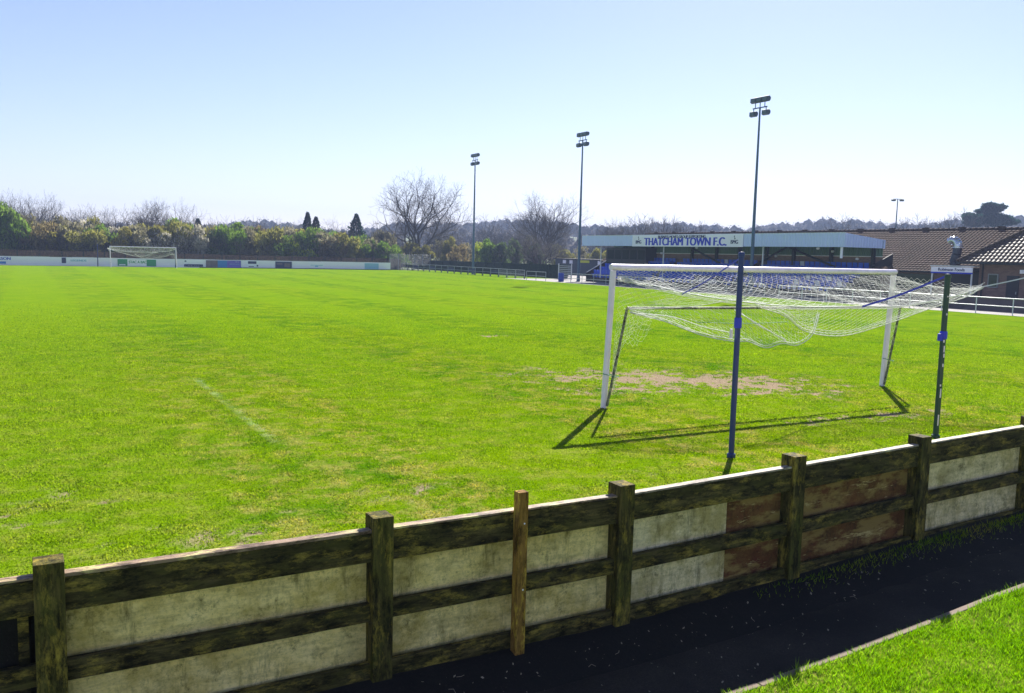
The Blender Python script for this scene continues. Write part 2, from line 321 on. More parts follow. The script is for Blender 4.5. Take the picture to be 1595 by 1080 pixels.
def wear_at(x, y, n):
    w_ = 0
    for a, b, r, amp in WEAR:
        d = seg(x, y, a, b)/r; w_ = max(w_, amp*(1.25-d)+.55*n)
    return w_
xs = np.concatenate([np.linspace(-24, -11, 27), np.arange(-10.9, 11, .11), np.linspace(11.3, 38, 40)])
ys = np.concatenate([np.arange(-7.44, 6.5, .11), np.linspace(6.8, 14, 60), np.linspace(15, 108, 60)])
XX, YY = np.meshgrid(xs, ys, indexing='ij')
wear = np.zeros(XX.shape); chalk = np.zeros(XX.shape); ZZ = np.zeros(XX.shape)
for i in range(XX.shape[0]):
    for j in range(XX.shape[1]):
        x, y = XX[i, j], YY[i, j]
        if -11 < x < 11 and y < 14:
            n_ = nz(x, y, 1.7); n2 = nz(x, y, 5., 9.)
            n3 = nz(x, y, 14., 5.); w_ = wear_at(x, y, n_*1.3+n2*1.2+n3*.8); wear[i, j] = min(1, max(0, (w_-.33)*1.9))
            c_ = (1-abs(x+5.95+.02*math.sin(y*3))/.085)
            if c_ > 0 and -.6 < y < 5.9: chalk[i, j] = max(0, c_*(.75+n2*1.2))*(.6 if 1.5 < y < 3 else 1)
            ZZ[i, j] = .008*n_-.012*wear[i, j]
pm = MB().grid(np.stack([XX, YY, ZZ+.012], -1))
pitch = pm.build('pitch', M['pitch'], smooth=True); tag(pitch, kind='structure')
for nm, arr in (('wear', wear), ('chalk', chalk)):
    at = pitch.data.attributes.new(nm, 'FLOAT', 'POINT'); at.data.foreach_set('value', arr.ravel().astype(np.float32))
g = MB().add([(-3000, -3000, -.28), (3000, -3000, -.28), (3000, 3000, -.28), (-3000, 3000, -.28)], [[0, 1, 2, 3]])
tag(g.build('ground', M['field']), kind='structure')
def slope_z(x): return np.interp(x, [-12, -5.2, -3.4, -1.8, 0, 3], [-.12, -.14, -.07, .03, .09, .15])
def ramp_sheet(name, ya, yb, z, mat):
    q = np.linspace(-30, 30, 121); A = np.stack([q, ya(q), z+slope_z(q)], 1); B = np.stack([q, yb(q), z+slope_z(q)], 1)
    return tag(MB().grid(np.stack([A, B], 1)).build(name, mat, smooth=True), kind='structure')
def sheet(name, poly, z, mat, thick=.02):
    return tag(MB().prism(poly, z-thick, z, 'z').build(name, mat), kind='structure')
KY = lambda x: -8.485+.012*(np.clip(x, -8, 4)+4.55)           # kerb line beside the path
def bank(y): return .11*np.clip((np.asarray(y)+7.93)/.45, 0, 1)
q = np.linspace(-30, 30, 601); yy_ = np.linspace(-8.0, -7.42, 12)
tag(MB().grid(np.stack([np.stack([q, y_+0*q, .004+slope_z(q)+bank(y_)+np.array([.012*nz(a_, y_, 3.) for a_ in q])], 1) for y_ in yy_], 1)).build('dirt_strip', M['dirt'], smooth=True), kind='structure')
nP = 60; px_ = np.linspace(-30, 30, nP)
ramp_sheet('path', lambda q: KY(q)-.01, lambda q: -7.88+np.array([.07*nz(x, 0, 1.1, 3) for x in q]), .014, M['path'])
kb = MB()
xk = -30.
while xk < 30:
    L_ = .9; y0 = KY(xk); y1 = KY(xk+L_)
    xa_, xb_ = xk+.004, xk+L_-.004; za_, zb_ = slope_z(xa_), slope_z(xb_); t_ = .034+.003*random.random()
    kb.add([(xa_, y0-.055, za_-.08), (xb_, y1-.055, zb_-.08), (xb_, y1, zb_-.08), (xa_, y0, za_-.08), (xa_, y0-.055, za_+t_), (xb_, y1-.055, zb_+t_), (xb_, y1, zb_+t_), (xa_, y0, za_+t_)],
           np.array([[0, 3, 2, 1], [4, 5, 6, 7], [0, 1, 5, 4], [1, 2, 6, 5], [2, 3, 7, 6], [3, 0, 4, 7]])); xk += L_
tag(kb.build('path_kerb', M['kerb'], bevel=.006), kind='structure')
ramp_sheet('grass_verge', lambda q: -30+0*q, lambda q: KY(q)-.048, .03, M['pitch'])
sheet('side_grass', [(38, 73.5), (38, 108), (46, 108), (46, 73.5)], .012, M['pitch'])
sheet('stand_apron', [(38, -20), (38, 73.5), (47, 73.5), (47, -20)], .016, M['apron'])
sheet('rear_yard', [(47, -20), (47, 108), (75, 108), (75, -20)], .002, M['apron'])

# grass blades (uncountable): one mesh for the pitch, one for the verge
def blades(name, mat, pts, h, wd, lean, chalkv=None):
    N = len(pts); a = rng.uniform(0, 2*math.pi, N); la = rng.uniform(0, 2*math.pi, N)
    hh = h*rng.uniform(.55, 1.3, N); ll = lean*rng.uniform(.2, 1.2, N)*hh
    wv = np.stack([np.cos(a), np.sin(a), np.zeros(N)], 1)*(wd*rng.uniform(.7, 1.3, N)/2)[:, None]
    tip = pts+np.stack([np.cos(la)*ll, np.sin(la)*ll, hh], 1)
    V = np.stack([pts-wv, pts+wv, tip], 1).reshape(-1, 3)
    o = MB().add(V, np.arange(N*3).reshape(N, 3)).build(name, mat)
    for nm, arr in (('rnd', rng.uniform(0, 1, N)), ('chalk', chalkv if chalkv is not None else np.zeros(N))):
        at = o.data.attributes.new(nm, 'FLOAT', 'POINT'); at.data.foreach_set('value', np.repeat(arr, 3).astype(np.float32))
    return o
def infrustum(x, y, marg=.22):
    d = np.stack([x-CAM[0], y-CAM[1], -CAM[2]*np.ones_like(x)], 1); z = d@_f; u = (d@_r)/z*FPX/797.5
    return (z > .5) & (np.abs(u) < 1+marg)
N = 2100000
rr = rng.uniform(4.4, 46, N); th = YAW+rng.uniform(-.72, .72, N)
keep = rng.uniform(0, 1, N) < np.clip(1.25*np.exp(-(rr-4.4)/9.)*rr/5.5, .0, 1)*.8*np.clip((46-rr)/24, 0, 1)
rr, th = rr[keep], th[keep]; x = CAM[0]+rr*np.sin(th); y = CAM[1]+rr*np.cos(th)
k = (y > -7.36) & infrustum(x, y); x, y, rr = x[k], y[k], rr[k]
ix = np.clip(np.searchsorted(xs, x), 1, len(xs)-1); iy = np.clip(np.searchsorted(ys, y), 1, len(ys)-1); wv_ = wear[ix, iy]
k = rng.uniform(0, 1, len(x)) > wv_*1.05; x, y, rr = x[k], y[k], rr[k]; ch = chalk[ix[k], iy[k]]
pts = np.stack([x, y, np.full(len(x), .006)], 1)
hs = .018+.010*np.clip(rr/30, 0, 1)
o = blades('pitch_grass', M['blade'], pts, hs, .006+.0011*rr, .9, ch)
tag(o, 'short mown green grass covering the pitch beyond the timber fence', 'grass', kind='stuff')
# verge bottom right
N = 420000
x = rng.uniform(-9.5, 3, N); y = rng.uniform(-12.2, -8.3, N); k = (y < KY(x)-.048-.014*np.sin(x*9)) & infrustum(x, y, .5) & (np.hypot(x-CAM[0], y-CAM[1]) > 1.4)
x, y = x[k], y[k]
cl = np.array([nz(a, b, 2.6) for a, b in zip(x, y)])
edge = np.exp(-((KY(x)-.05-y)/.06)**2); nn = np.array([nz(a, b, 6., 4) for a, b in zip(x, y)])
h_ = .030+.035*np.clip(cl, 0, 1)+.055*edge*np.clip(nn+.15, 0, 1)
pts = np.stack([x, y, .028+slope_z(x)], 1)
tag(blades('verge_grass', M['lush'], pts, h_, .0065, .8), 'longer bright green grass on the verge beside the path kerb', 'grass', kind='stuff')
# shaded grass and weeds at the fence foot, right-hand half
N = 3600; x = rng.uniform(-3.9, 3., N); y = -7.52-np.abs(rng.normal(0, .08, N)); k = (y > -7.95) & (rng.uniform(0, 1, N) < np.clip((x+4.2)/2.5, .1, 1)); x, y = x[k], y[k]
tag(blades('fence_foot_grass', M['blade'], np.stack([x, y, .004+slope_z(x)+bank(y)], 1), .038, .006, .9), 'sparse dark grass growing at the foot of the timber fence', 'grass', kind='stuff')
lt = MB()
for i in range(460):
    x = random.uniform(-8, 2.5); y = random.choice([random.uniform(-7.95, -7.6), random.uniform(-8.4, -7.6)])
    s_ = random.choice([.004, .006, .008, .013]); a = random.uniform(0, 6.28); t = random.uniform(-.5, .5)
    if i % 14 == 0: lt.path([(x, y, .022), (x+.03*math.cos(a), y+.03*math.sin(a), .03), (x+.055*math.cos(a+.5), y+.055*math.sin(a+.5), .024)], .0016, k=4)
    else: lt.add([(x-s_*math.cos(a), y-s_*math.sin(a), .02), (x+s_*.6*math.sin(a), y-s_*.6*math.cos(a), .026), (x+s_*math.cos(a), y+s_*math.sin(a), .024+s_*abs(t)), (x-s_*.6*math.sin(a), y+s_*.6*math.cos(a), .021)], [[0, 1, 2, 3]])
for v_ in lt.v: v_[:, 2] += slope_z(v_[:, 0])+bank(v_[:, 1])
tag(lt.build('leaf_litter', M['litter']), 'dry leaves and twig scraps scattered on the dark path', 'litter', kind='stuff')

# hills round the horizon
PROF = [(-400, 353), (0, 353), (200, 351), (400, 347), (470, 352), (560, 357), (620, 351), (700, 347), (760, 343), (800, 345), (900, 350), (1000, 351), (1150, 353), (1200, 349), (1300, 346), (1400, 346), (1500, 343), (1595, 340), (2100, 335)]
pa = []; pe = []
for x, y in PROF:
    d = ray(x, y); pa.append(math.atan2(d[0], d[1])); pe.append(d[2]/math.hypot(d[0], d[1]))
def ridge(az): return np.interp(az, pa, pe)
RD = 620.
def hill_z(az, r):
    zt = CAM[2]+RD*ridge(az)-9.5
    t = np.clip((r-260)/(RD-260), 0, 1); t = t*t*(3-2*t)
    return zt*t-.32+2.*np.sin(az*40+r*.02)*t*(t < 1)
az = np.linspace(pa[0]-.1, pa[-1]+.15, 120); rad = np.concatenate([np.linspace(255, RD, 30), np.linspace(660, 1500, 8)])
A_, R_ = np.meshgrid(az, rad, indexing='ij'); Z_ = hill_z(A_, R_)
tag(MB().grid(np.stack([CAM[0]+R_*np.sin(A_), CAM[1]+R_*np.cos(A_), Z_], -1)[:, ::-1]).build('hills', M['field'], smooth=True), kind='structure')
NT_ = 3000; az = rng.uniform(pa[0]-.05, pa[-1]+.1, NT_); rd = np.where(rng.uniform(0, 1, NT_) < .6, rng.uniform(540, 660, NT_), rng.uniform(300, 620, NT_))
wb = MB(); zc = hill_z(az, rd); Q = []
per = 90
H_ = rng.uniform(5.5, 10.5, NT_); W_ = H_*rng.uniform(.42, .65, NT_)
p = rng.normal(0, 1, (NT_, per, 3)); p /= np.linalg.norm(p, axis=2, keepdims=True); p *= rng.uniform(.5, 1.05, (NT_, per, 1))
c0 = np.stack([CAM[0]+rd*np.sin(az), CAM[1]+rd*np.cos(az), zc+H_*.55], 1)
P_ = c0[:, None]+p*np.stack([W_, W_, H_*.5], 1)[:, None]
e1 = rng.normal(0, .30, (NT_, per, 3)); e2 = rng.normal(0, .30, (NT_, per, 3))
ka, kz = 7, 4; aa, zz = np.meshgrid(np.arange(ka+1)*2*math.pi/ka, np.linspace(-1.2, 1.5, kz), indexing='ij'); un = np.stack([np.cos(aa)*np.cos(zz), np.sin(aa)*np.cos(zz), np.sin(zz)], -1).reshape(-1, 3)
VC = c0[:, None]+un[None]*np.stack([W_*.66, W_*.66, H_*.38], 1)[:, None]*rng.uniform(.82, 1.08, (NT_, len(un), 1)); ii = np.arange((ka+1)*kz).reshape(ka+1, kz)
FC = np.stack([ii[:-1, :-1], ii[1:, :-1], ii[1:, 1:], ii[:-1, 1:]], -1).reshape(-1, 4); wb.add(VC.reshape(-1, 3), (FC[None]+(np.arange(NT_)*len(un))[:, None, None]).reshape(-1, 4))
V = np.stack([P_-e1, P_+e2, P_+e1], 2).reshape(-1, 3); wb.add(V, np.arange(len(V)).reshape(-1, 3))
tag(wb.build('distant_woodland', LEAF['wood']), 'bare blue-grey woodland covering the far hills', 'woodland', kind='stuff')

# ------------------------------------------------------------------ foreground timber fence
def fdz(x): return float(np.interp(x, [-12, -5.2, -3.4, -1.8, 0, 3], [0, 0, .04, .085, .13, .18]))
FY = -7.5
fence = thing('timber_fence', 'weathered mossy timber fence with pale boards running across the foreground', 'fence', (0, 0, 0))
posts = [-12.4, -10.6, -8.86, -7.03, -5.16, -3.40, -1.78, -.02, 1.8, 3.6]
for i, x in enumerate(posts):
    top = 1.03+fdz(x)+random.uniform(-.01, .01); wd = .145 if x < -8 else .135
    b = MB(); b.box((x, FY+.075, (top-.3)/2), (wd, .15, top+.3)); o = b.build('post', M['post'], fence, bevel=.004)
b = MB(); b.box((-6.06, FY-.015, .48), (.075, .07, 1.23)); o = b.build('post', M['newpost'], fence, bevel=.003); o['label'] = 'newer orange-brown thin post'
for z_ in (.88, .42): MB().tubes([(-6.05, FY-.052, z_)], [(-6.05, FY-.048, z_)], .006, k=8, cap=True).build('nail', M['signw'], o)
MB().box((-8.985, FY+.10, .36), (.05, .045, .80)).build('batten', M['railw'], fence)
for i, (a, c) in enumerate(zip(posts[:-1], posts[1:])):
    za, zc_ = fdz(a), fdz(c); x0, x1 = a+.01, c-.01
    def plank(y0, y1, z0, z1, xa=x0, xb=x1):
        z0 += random.uniform(-.004, .004); z1 += random.uniform(-.003, .0)
        fa = za+(zc_-za)*(xa-a)/(c-a); fb = za+(zc_-za)*(xb-a)/(c-a)
        return MB().add([(xa, y0, z0+fa), (xb, y0, z0+fb), (xb, y1, z0+fb), (xa, y1, z0+fa), (xa, y0, z1+fa), (xb, y0, z1+fb), (xb, y1, z1+fb), (xa, y1, z1+fa)],
                        np.array([[0, 3, 2, 1], [4, 5, 6, 7], [0, 1, 5, 4], [1, 2, 6, 5], [2, 3, 7, 6], [3, 0, 4, 7]]))
    plank(FY+.035, FY+.085, .745, .935, a+.02, c-.02).build('top_rail', M['railw'], fence, bevel=.004)
    plank(FY+.032, FY+.100, .937, .955, a+.02, c-.02).build('capping', M['cap'] if i > 3 else M['capb'], fence, bevel=.003)
    plank(FY+.045, FY+.095, .36, .475, a+.02, c-.02).build('middle_rail', M['railw'], fence, bevel=.004)
    plank(FY+.040, FY+.090, -.3, .085, a+.02, c-.02).build('bottom_board', M['railw'], fence, bevel=.004)
    kind = M['panel'] if i < 5 else M['panelw']
    splits = [(x0, x1, kind)]
    if i == 3: splits = [(x0, x0+.51, kind), (x0+.50, x1, kind)]
    if i == 4: splits = [(x0, x0+1.08, M['panelw']), (x0+1.07, x1, M['panelb'])]
    if i == 5: splits = [(x0, x1, M['panelb'])]
    if i == 1 or i == 0: splits = [(x0, x1, M['dirt'])]  # open left bays: near-black sheet paints the dark void, no real boards
    for q_, (xa, xb, mt) in enumerate(splits):
        for z0, z1 in ((-.3, .925),):
            o = plank(FY+.118+.002*i+.005*q_, FY+.130+.002*i+.006*q_, z0, z1, xa, xb).build('board_panel', mt, fence, bevel=.001)
            if mt is M['panelb']: o['label'] = 'peeling dark brown board'

# ------------------------------------------------------------------ goals with nets
def crv(P, n):
    P = np.asarray(P, float); t = np.linspace(0, len(P)-1, n); out = []
    for q in t:
        i = min(int(q), len(P)-2); u = q-i; p1, p2 = P[i], P[i+1]; p0 = P[i-1] if i > 0 else 2*p1-p2; p3 = P[i+2] if i+2 < len(P) else 2*p2-p1
        out.append(.5*((2*p1)+(-p0+p2)*u+(2*p0-5*p1+4*p2-p3)*u*u+(-p0+3*p1-3*p2+p3)*u**3))
    return np.array(out)
def net_sheet(mb, top, bot, nu, nv, sag=.0, r=.0024, jit=.006, sagdir=(0, 0, -1), seed=0):
    T = crv(top, nu+1); B = crv(bot, nu+1); rg = np.random.default_rng(seed)
    v = np.linspace(0, 1, nv+1); G = T[:, None]*(1-v)[None, :, None]+B[:, None]*v[None, :, None]
    G += (4*v*(1-v))[None, :, None]*np.array(sagdir)*sag*(1+.25*np.sin(np.arange(nu+1)*.37+seed))[:, None, None]
    G[:, 1:-1] += rg.normal(0, jit, G[:, 1:-1].shape)
    A = []; Bq = []
    for i in range(nu):
        for j in range(nv+1):
            if (i+j) % 2 == 0:
                for dj in (-1, 1):
                    if 0 <= j+dj <= nv: A.append(G[i, j]); Bq.append(G[i+1, j+dj])
            elif False: pass
    mb.tubes(np.array(A), np.array(Bq), r, k=3); return T, B, G
TL = .07; TY = -.05; W = 7.32; CH = 2.44
def build_goal():
    g = thing('goal', 'large white goal with its net strapped up to poles, nearest the timber fence', 'goal', (0, 0, 0))
    def postm(x):
        m = MB(); k = 12; a = np.arange(k)*2*math.pi/k; ell = np.stack([.052*np.cos(a), .062*np.sin(a)], 1); V = []
        for z, dx, dy in ((-.06, 0, 0), (CH, TL, TY)):
            for e in ell: V.append((x+dx+e[0], dy+e[1], z))
        m.add(V, [[i, (i+1) % k, (i+1) % k+k, i+k] for i in range(k)]+[list(range(2*k-1, k-1, -1))]); return m
    for x in (-.052, W+.052): postm(x).build('goalpost', M['white'], g, smooth=False, bevel=0)
    k = 12; a = np.arange(k)*2*math.pi/k; V = []
    for x in (-.104+TL, W+.104+TL):
        for t in a: V.append((x, TY+.062*math.cos(t), CH+.058+.055*math.sin(t)))
    MB().add(V, [[i, i+k, (i+1) % k+k, (i+1) % k] for i in range(k)]+[list(range(k)), list(range(2*k-1, k-1, -1))]).build('crossbar', M['white'], g)
    # hinged ground frame, folded up behind the posts
    fr = MB(); BZ = 1.80; BY = -.33
    fr.path([(-.03, -.075, .05), (.14, BY, BZ)], .024, 8); fr.path([(W+.03, -.075, .05), (W+.05, BY, BZ-.03)], .024, 8)
    fr.path([(.14, BY, BZ), (2.5, BY, BZ-.02), (5, BY, BZ-.03), (W+.05, BY, BZ-.03)], .024, 8)
    fo = fr.build('folding_frame', M['bar'], g)
    for x, fx in ((-.05, .02), (W+.05, W+.04)):
        z = .62; P_ = [(x-.07+TL*.25, TY*.25-.02, z), (x+TL*.25, .055, z+.01), (x+.075+TL*.25, -.02, z-.01), (fx+.10, -.19, z-.03), (fx+.03, -.22, z-.04), (x-.06+TL*.25, -.07, z)]
        MB().path(P_+[P_[0]], .007, 5).build('tie_rope', M['rope'], g)
    # net
    n = MB(); zc = CH+.01
    xs_ = np.linspace(0, W, 9)
    cross = [(x+TL, TY-.06, zc) for x in xs_]
    back = [(.10, -.14, 2.34), (.62, -1.15, 2.12), (1.55, -1.62, 1.98), (2.7, -1.85, 1.90), (4.1, -1.98, 1.905), (5.0, -2.0, 1.90), (5.9, -2.02, 1.99), (6.8, -2.05, 2.12), (7.58, -2.0, 2.27)]
    T, B, _ = net_sheet(n, cross, back, 120, 30, .10, seed=1)
    def hemline(P_, r, n_=60): n.path(crv(P_, n_), r, 4)
    hemline(back, .008, 90)
    for d in (.03, .06): hemline([(x, y+.04+d, z-.01-d*.6) for x, y, z in back], .005, 90)
    # rear skirt hanging from the back line (right-hand part)
    hb = [(1.9, -1.6, 1.90), (2.6, -1.6, 1.72), (3.25, -1.5, 1.43), (4.2, -1.5, 1.33), (5.2, -1.55, 1.50), (6.2, -1.75, 1.80), (7.0, -1.9, 2.02), (7.58, -2.0, 2.26)]
    tp = [(1.9, -1.72, 1.95), (2.7, -1.85, 1.90), (3.4, -1.93, 1.90), (4.3, -1.98, 1.90), (5.2, -2.0, 1.91), (6.1, -2.02, 2.0), (6.9, -2.05, 2.13), (7.58, -2.0, 2.27)]
    net_sheet(n, tp, hb, 95, 10, .03, seed=2); hemline(hb, .009, 70); hemline([(x, y+.02, z+.045) for x, y, z in hb], .006, 70); hemline([(x, y-.02, z+.09) for x, y, z in hb], .005, 70)
    # right side net, from the right post to the far strap
    net_sheet(n, [(W+TL, -.10, 2.42), (W+.12, -1.0, 2.36), (7.58, -2.0, 2.27)], [(W+.02, -.14, 1.75), (W+.10, -1.0, 1.86), (7.56, -1.98, 2.24)], 26, 12, .02, seed=3)
    net_sheet(n, [(W+TL*.9, -.10, 2.4), (W+.06, -.12, 1.4), (W+.03, -.1, .25)], [(W+.09, -.30, 1.75), (W+.07, -.24, 1.2), (W+.04, -.12, .2)], 40, 5, .0, seed=8)
    # left side: thin net between post, crossbar corner and folded frame
    net_sheet(n, [(.02, -.1, .35), (.06, -.11, 1.3), (.10, -.14, 2.36)], [(.05, -.16, .35), (.14, -.32, 1.2), (.62, -1.15, 2.10)], 44, 12, .0, seed=4, r=.0018)
    hemline([(1.35, -1.5, 1.99), (.95, -1.0, 1.86), (.35, -.5, 1.80), (.14, -.36, 1.8)], .006, 30)
    net_sheet(n, [(.62, -1.15, 2.10), (1.0, -1.35, 2.05), (1.5, -1.55, 1.99)], [(.14, -.36, 1.8), (.35, -.5, 1.80), (.95, -1.0, 1.86)], 14, 8, .0, seed=5, r=.0018)
    # belly of net hanging below the folded frame
    tb = [(.16, -.36, 1.79), (1.0, -.36, 1.78), (1.9, -.36, 1.775), (2.8, -.36, 1.77), (3.7, -.36, 1.77), (4.7, -.36, 1.77)]
    hm = [(.16, -.40, 1.74), (.62, -.75, 1.60), (1.30, -.95, 1.36), (2.0, -1.0, 1.235), (2.35, -1.0, 1.225), (2.75, -1.05, 1.105), (3.15, -1.05, 1.17), (3.55, -1.05, 1.13), (4.1, -.9, 1.30), (4.7, -.5, 1.66)]
    net_sheet(n, tb, hm, 90, 13, .04, seed=6, r=.002, jit=.012); hemline(hm, .009, 80); hemline([(x, y+.03, z+.04) for x, y, z in hm], .006, 80)
    hemline([(2.55, -.40, 1.75), (2.85, -.6, 1.55), (3.1, -.85, 1.35), (3.3, -1.0, 1.22)], .009, 24); hemline([(2.62, -.40, 1.75), (2.9, -.62, 1.5), (3.18, -.9, 1.3), (3.3, -1.0, 1.2)], .007, 24)
    hemline([(.16, -.40, 1.72), (.9, -.6, 1.66), (1.5, -.8, 1.48), (2.05, -.9, 1.38)], .008, 30)
    # small tuft left hanging by the left arm
    net_sheet(n, [(.15, -.34, 1.75), (.3, -.36, 1.78), (.6, -.37, 1.78)], [(.1, -.3, 1.2), (.3, -.45, 1.15), (.55, -.5, 1.45)], 12, 10, .02, seed=7, r=.0016, jit=.015)
    for i in range(60): # net clips along the crossbar
        x = TL+W*(i+.5)/60; n.tubes([(x, TY-.055, CH+.03)], [(x+.03, TY-.07, CH-.01)], .006, k=3)
    n.build('net', M['net'], g)
    # loose green cord across the belly
    MB().path(crv([(1.5, -.55, 1.55), (2.6, -.7, 1.52), (3.6, -.75, 1.54)], 14), .005, 4).build('cord', M['rope'], g)
    return g
goal = build_goal()
fg = copy_tree(goal); fg.location = (W, 101.86, 0); fg.rotation_euler = (0, 0, math.pi)
fg['label'] = 'distant white goal at the far end of the pitch before the green advert'
goal['group'] = fg['group'] = 'football goals'

def net_pole(x, y, h, mat, label, cat='pole', dx=0., r=.035):
    t = thing('net_pole', label, cat, (x, y, 0), 0, 'poles holding the goal nets')
    MB().tubes([(0, 0, -.2)], [(dx, 0, h)], r, r, 16).build('shaft', mat, t, smooth=True)
    MB().lathe([(0, h+.012), (r*.8, h+.01), (r+.006, h-.01), (r+.006, h-.05), (r, h-.052)], (dx, 0, 0), 16).build('cap', mat, t)
    MB().lathe([(r, .0), (r+.02, .01), (r+.02, .06), (r, .075)], (0, 0, 0), 16).build('socket', mat, t)
    return t
PB = (-.65, -3.84); PG = (3.27, -4.15)
t = net_pole(*PB, 2.77, M['blue'], 'shiny blue steel pole between the goal and timber fence', r=.038)
MB().lathe([(.046, 1.77), (.05, 1.78), (.05, 1.90), (.046, 1.91)], (0, 0, 0), 16).build('clamp_band', M['strap'], t)
MB().box((-.11, 0, 1.70), (.03, .03, .12)).build('cleat', M['white'], t)
t = net_pole(*PG, 2.53, M['green'], 'dark green pole flecked with white paint behind the goal, right of the blue pole', r=.042)
MB().lathe([(.048, 1.55), (.056, 1.56), (.056, 1.66), (.048, 1.67)], (0, 0, 0), 16).build('clamp_band', M['strap'], t)
MB().box((-.07, .0, 1.58), (.07, .05, .11)).build('buckle', M['strap'], t)
for z, l, a in ((.30, .17, -2.1), (.72, .14, -2.0), (.84, .03, -2.2), (1.15, .05, -1.9), (1.30, .06, -1.8), (1.40, .10, -1.9), (1.52, .04, -2.2), (1.93, .03, -1.9), (2.2, .02, -2.0)):
    MB().box((.0425*math.cos(a), .0425*math.sin(a), z), (.004, .018, l), rz=a).build('paint_fleck', M['white'], t)
net_pole(-1.25, 105.2, 2.75, M['navy'], 'dark blue pole behind and left of the distant goal', r=.06)
net_pole(W+.35, 105.0, 2.6, M['blue'], 'dark blue pole behind and right of the distant goal', r=.06)
net_pole(7.3, -4.3, 2.85, M['green'], 'net pole out on the right behind the goal', r=.042)
def strap(a, b, mat, label, wd=.022, sag=.03, split=None):
    P_ = crv([a, (np.array(a)+b)/2-np.array([0, 0, sag]), b], 9); m = MB(); off = np.array([0, 0, wd/2])
    m.grid(np.stack([P_-off, P_+off], 1)); m.grid(np.stack([P_-off+np.array([0, .003, 0]), P_+off+np.array([0, .003, 0])], 1)[:, ::-1])
    return tag(m.build('strap', mat), label, 'strap', 'straps pulling up the goal net')
strap((.62, -1.18, 2.08), (-.63, -3.80, 2.70), M['strap'], 'blue strap from the net up to the top of the blue pole')
strap((4.1, -1.98, 1.90), (3.27, -4.11, 2.50), M['strap'], 'bright blue strap from the net up to the green pole', .034)
s1 = np.array((7.58, -2.0, 2.27)); s2 = np.array((7.3, -4.26, 2.80)); sm_ = s1+(s2-s1)*.42
strap(s1, sm_, M['wstrap'], 'pale strap end tied to the right corner of the raised net', .022, .005)
strap(sm_, s2, M['strap'], 'blue strap running off to the right from the pale strap end', .03, .01)

# ------------------------------------------------------------------ floodlights
def floodlight():
    t = thing('floodlight_mast', '', 'floodlight', (0, 0, 0), 0, 'floodlight masts along the far touchline')
    H = 14.6; MB().tubes([(0, 0, -.1), (0, 0, 5)], [(0, 0, 5), (0, 0, H)], [.16, .13], [.13, .07], 12).build('mast', M['mast'], t, smooth=True)
    MB().lathe([(.30, 0), (.30, .04), (.2, .05), (.18, .5), (.16, .52)], (0, 0, 0), 12).build('base_flange', M['mast'], t)
    c = MB(); c.box((0, 0, H+.02), (.09, 1.5, .08)); c.box((0, -.5, H+.3), (.05, .05, .6)); c.box((0, .5, H+.3), (.05, .05, .6)); c.box((0, 0, H+.35), (.05, .05, .6))
    c.box((0, -.66, H-.15), (.05, .05, .35)); c.box((0, .66, H-.15), (.05, .05, .35)); c.build('crossarm', M['mast'], t)
    for y, z in ((-.62, .62), (0, .62), (.62, .62), (-.66, -.42), (.66, -.42)):
        k = 10; prof = []
        for i in range(k+1):
            a = math.pi*i/k; prof.append((-.30+.24*math.cos(a)*1. if False else .18*math.sin(a)+.02, .21*math.cos(a)))
        prof = [(-.20, .17), (-.22, -.14), (-.05, -.22), (.10, -.20), (.22, -.05), (.22, .12), (.10, .22), (-.08, .22)]
        m = MB(); m.prism([(p*1.0, q+z+H) for p, q in prof], y-.28, y+.28, 'y'); o = m.build('lamp', M['lamp'], t, bevel=.03)
        MB().prism([(-.212, .15+z+H), (-.232, -.12+z+H), (-.226, -.12+z+H), (-.206, .15+z+H)], y-.24, y+.24, 'y').build('lens', M['lens'], o)
    return t
fl0 = floodlight()
for i, (y, lab) in enumerate(((39.01, 'tallest-looking floodlight mast, standing before the grandstand sign'), (63.95, 'floodlight mast at the left end of the grandstand'), (88.68, 'farthest floodlight mast of the touchline row, between the two big bare trees'))):
    o = fl0 if i == 0 else copy_tree(fl0); o.location = (41.77, y, 0); o['label'] = lab
t = thing('street_light', 'slender distant mast with two lamps beyond the clubhouse roof', 'floodlight', tuple(at_r(1390, 430, 128)*np.array([1, 1, 0])))
q = at_r(1393, 311, 128)[2]
MB().tubes([(0, 0, 0)], [(0, 0, q)], .12, .06, 8).build('mast', M['mast'], t); MB().box((0, 0, q+.05), (1.2, .08, .08), rz=-YAW).build('crossarm', M['mast'], t)
for s_ in (-1, 1): MB().box((s_*.55*math.cos(YAW), -s_*.55*math.sin(YAW), q-.10), (.52, .4, .28), rz=-YAW).build('lamp', M['lamp'], t, bevel=.08)

# ------------------------------------------------------------------ grandstand
SY0, SY1, SX0, SX1 = 31.5, 66.0, 43.5, 47.8
st = thing('grandstand', 'pale blue roofed grandstand with rows of blue seats', 'grandstand', (0, 0, 0))
st['label'] = 'long low grandstand with pale blue roof fascia and rows of blue seats'
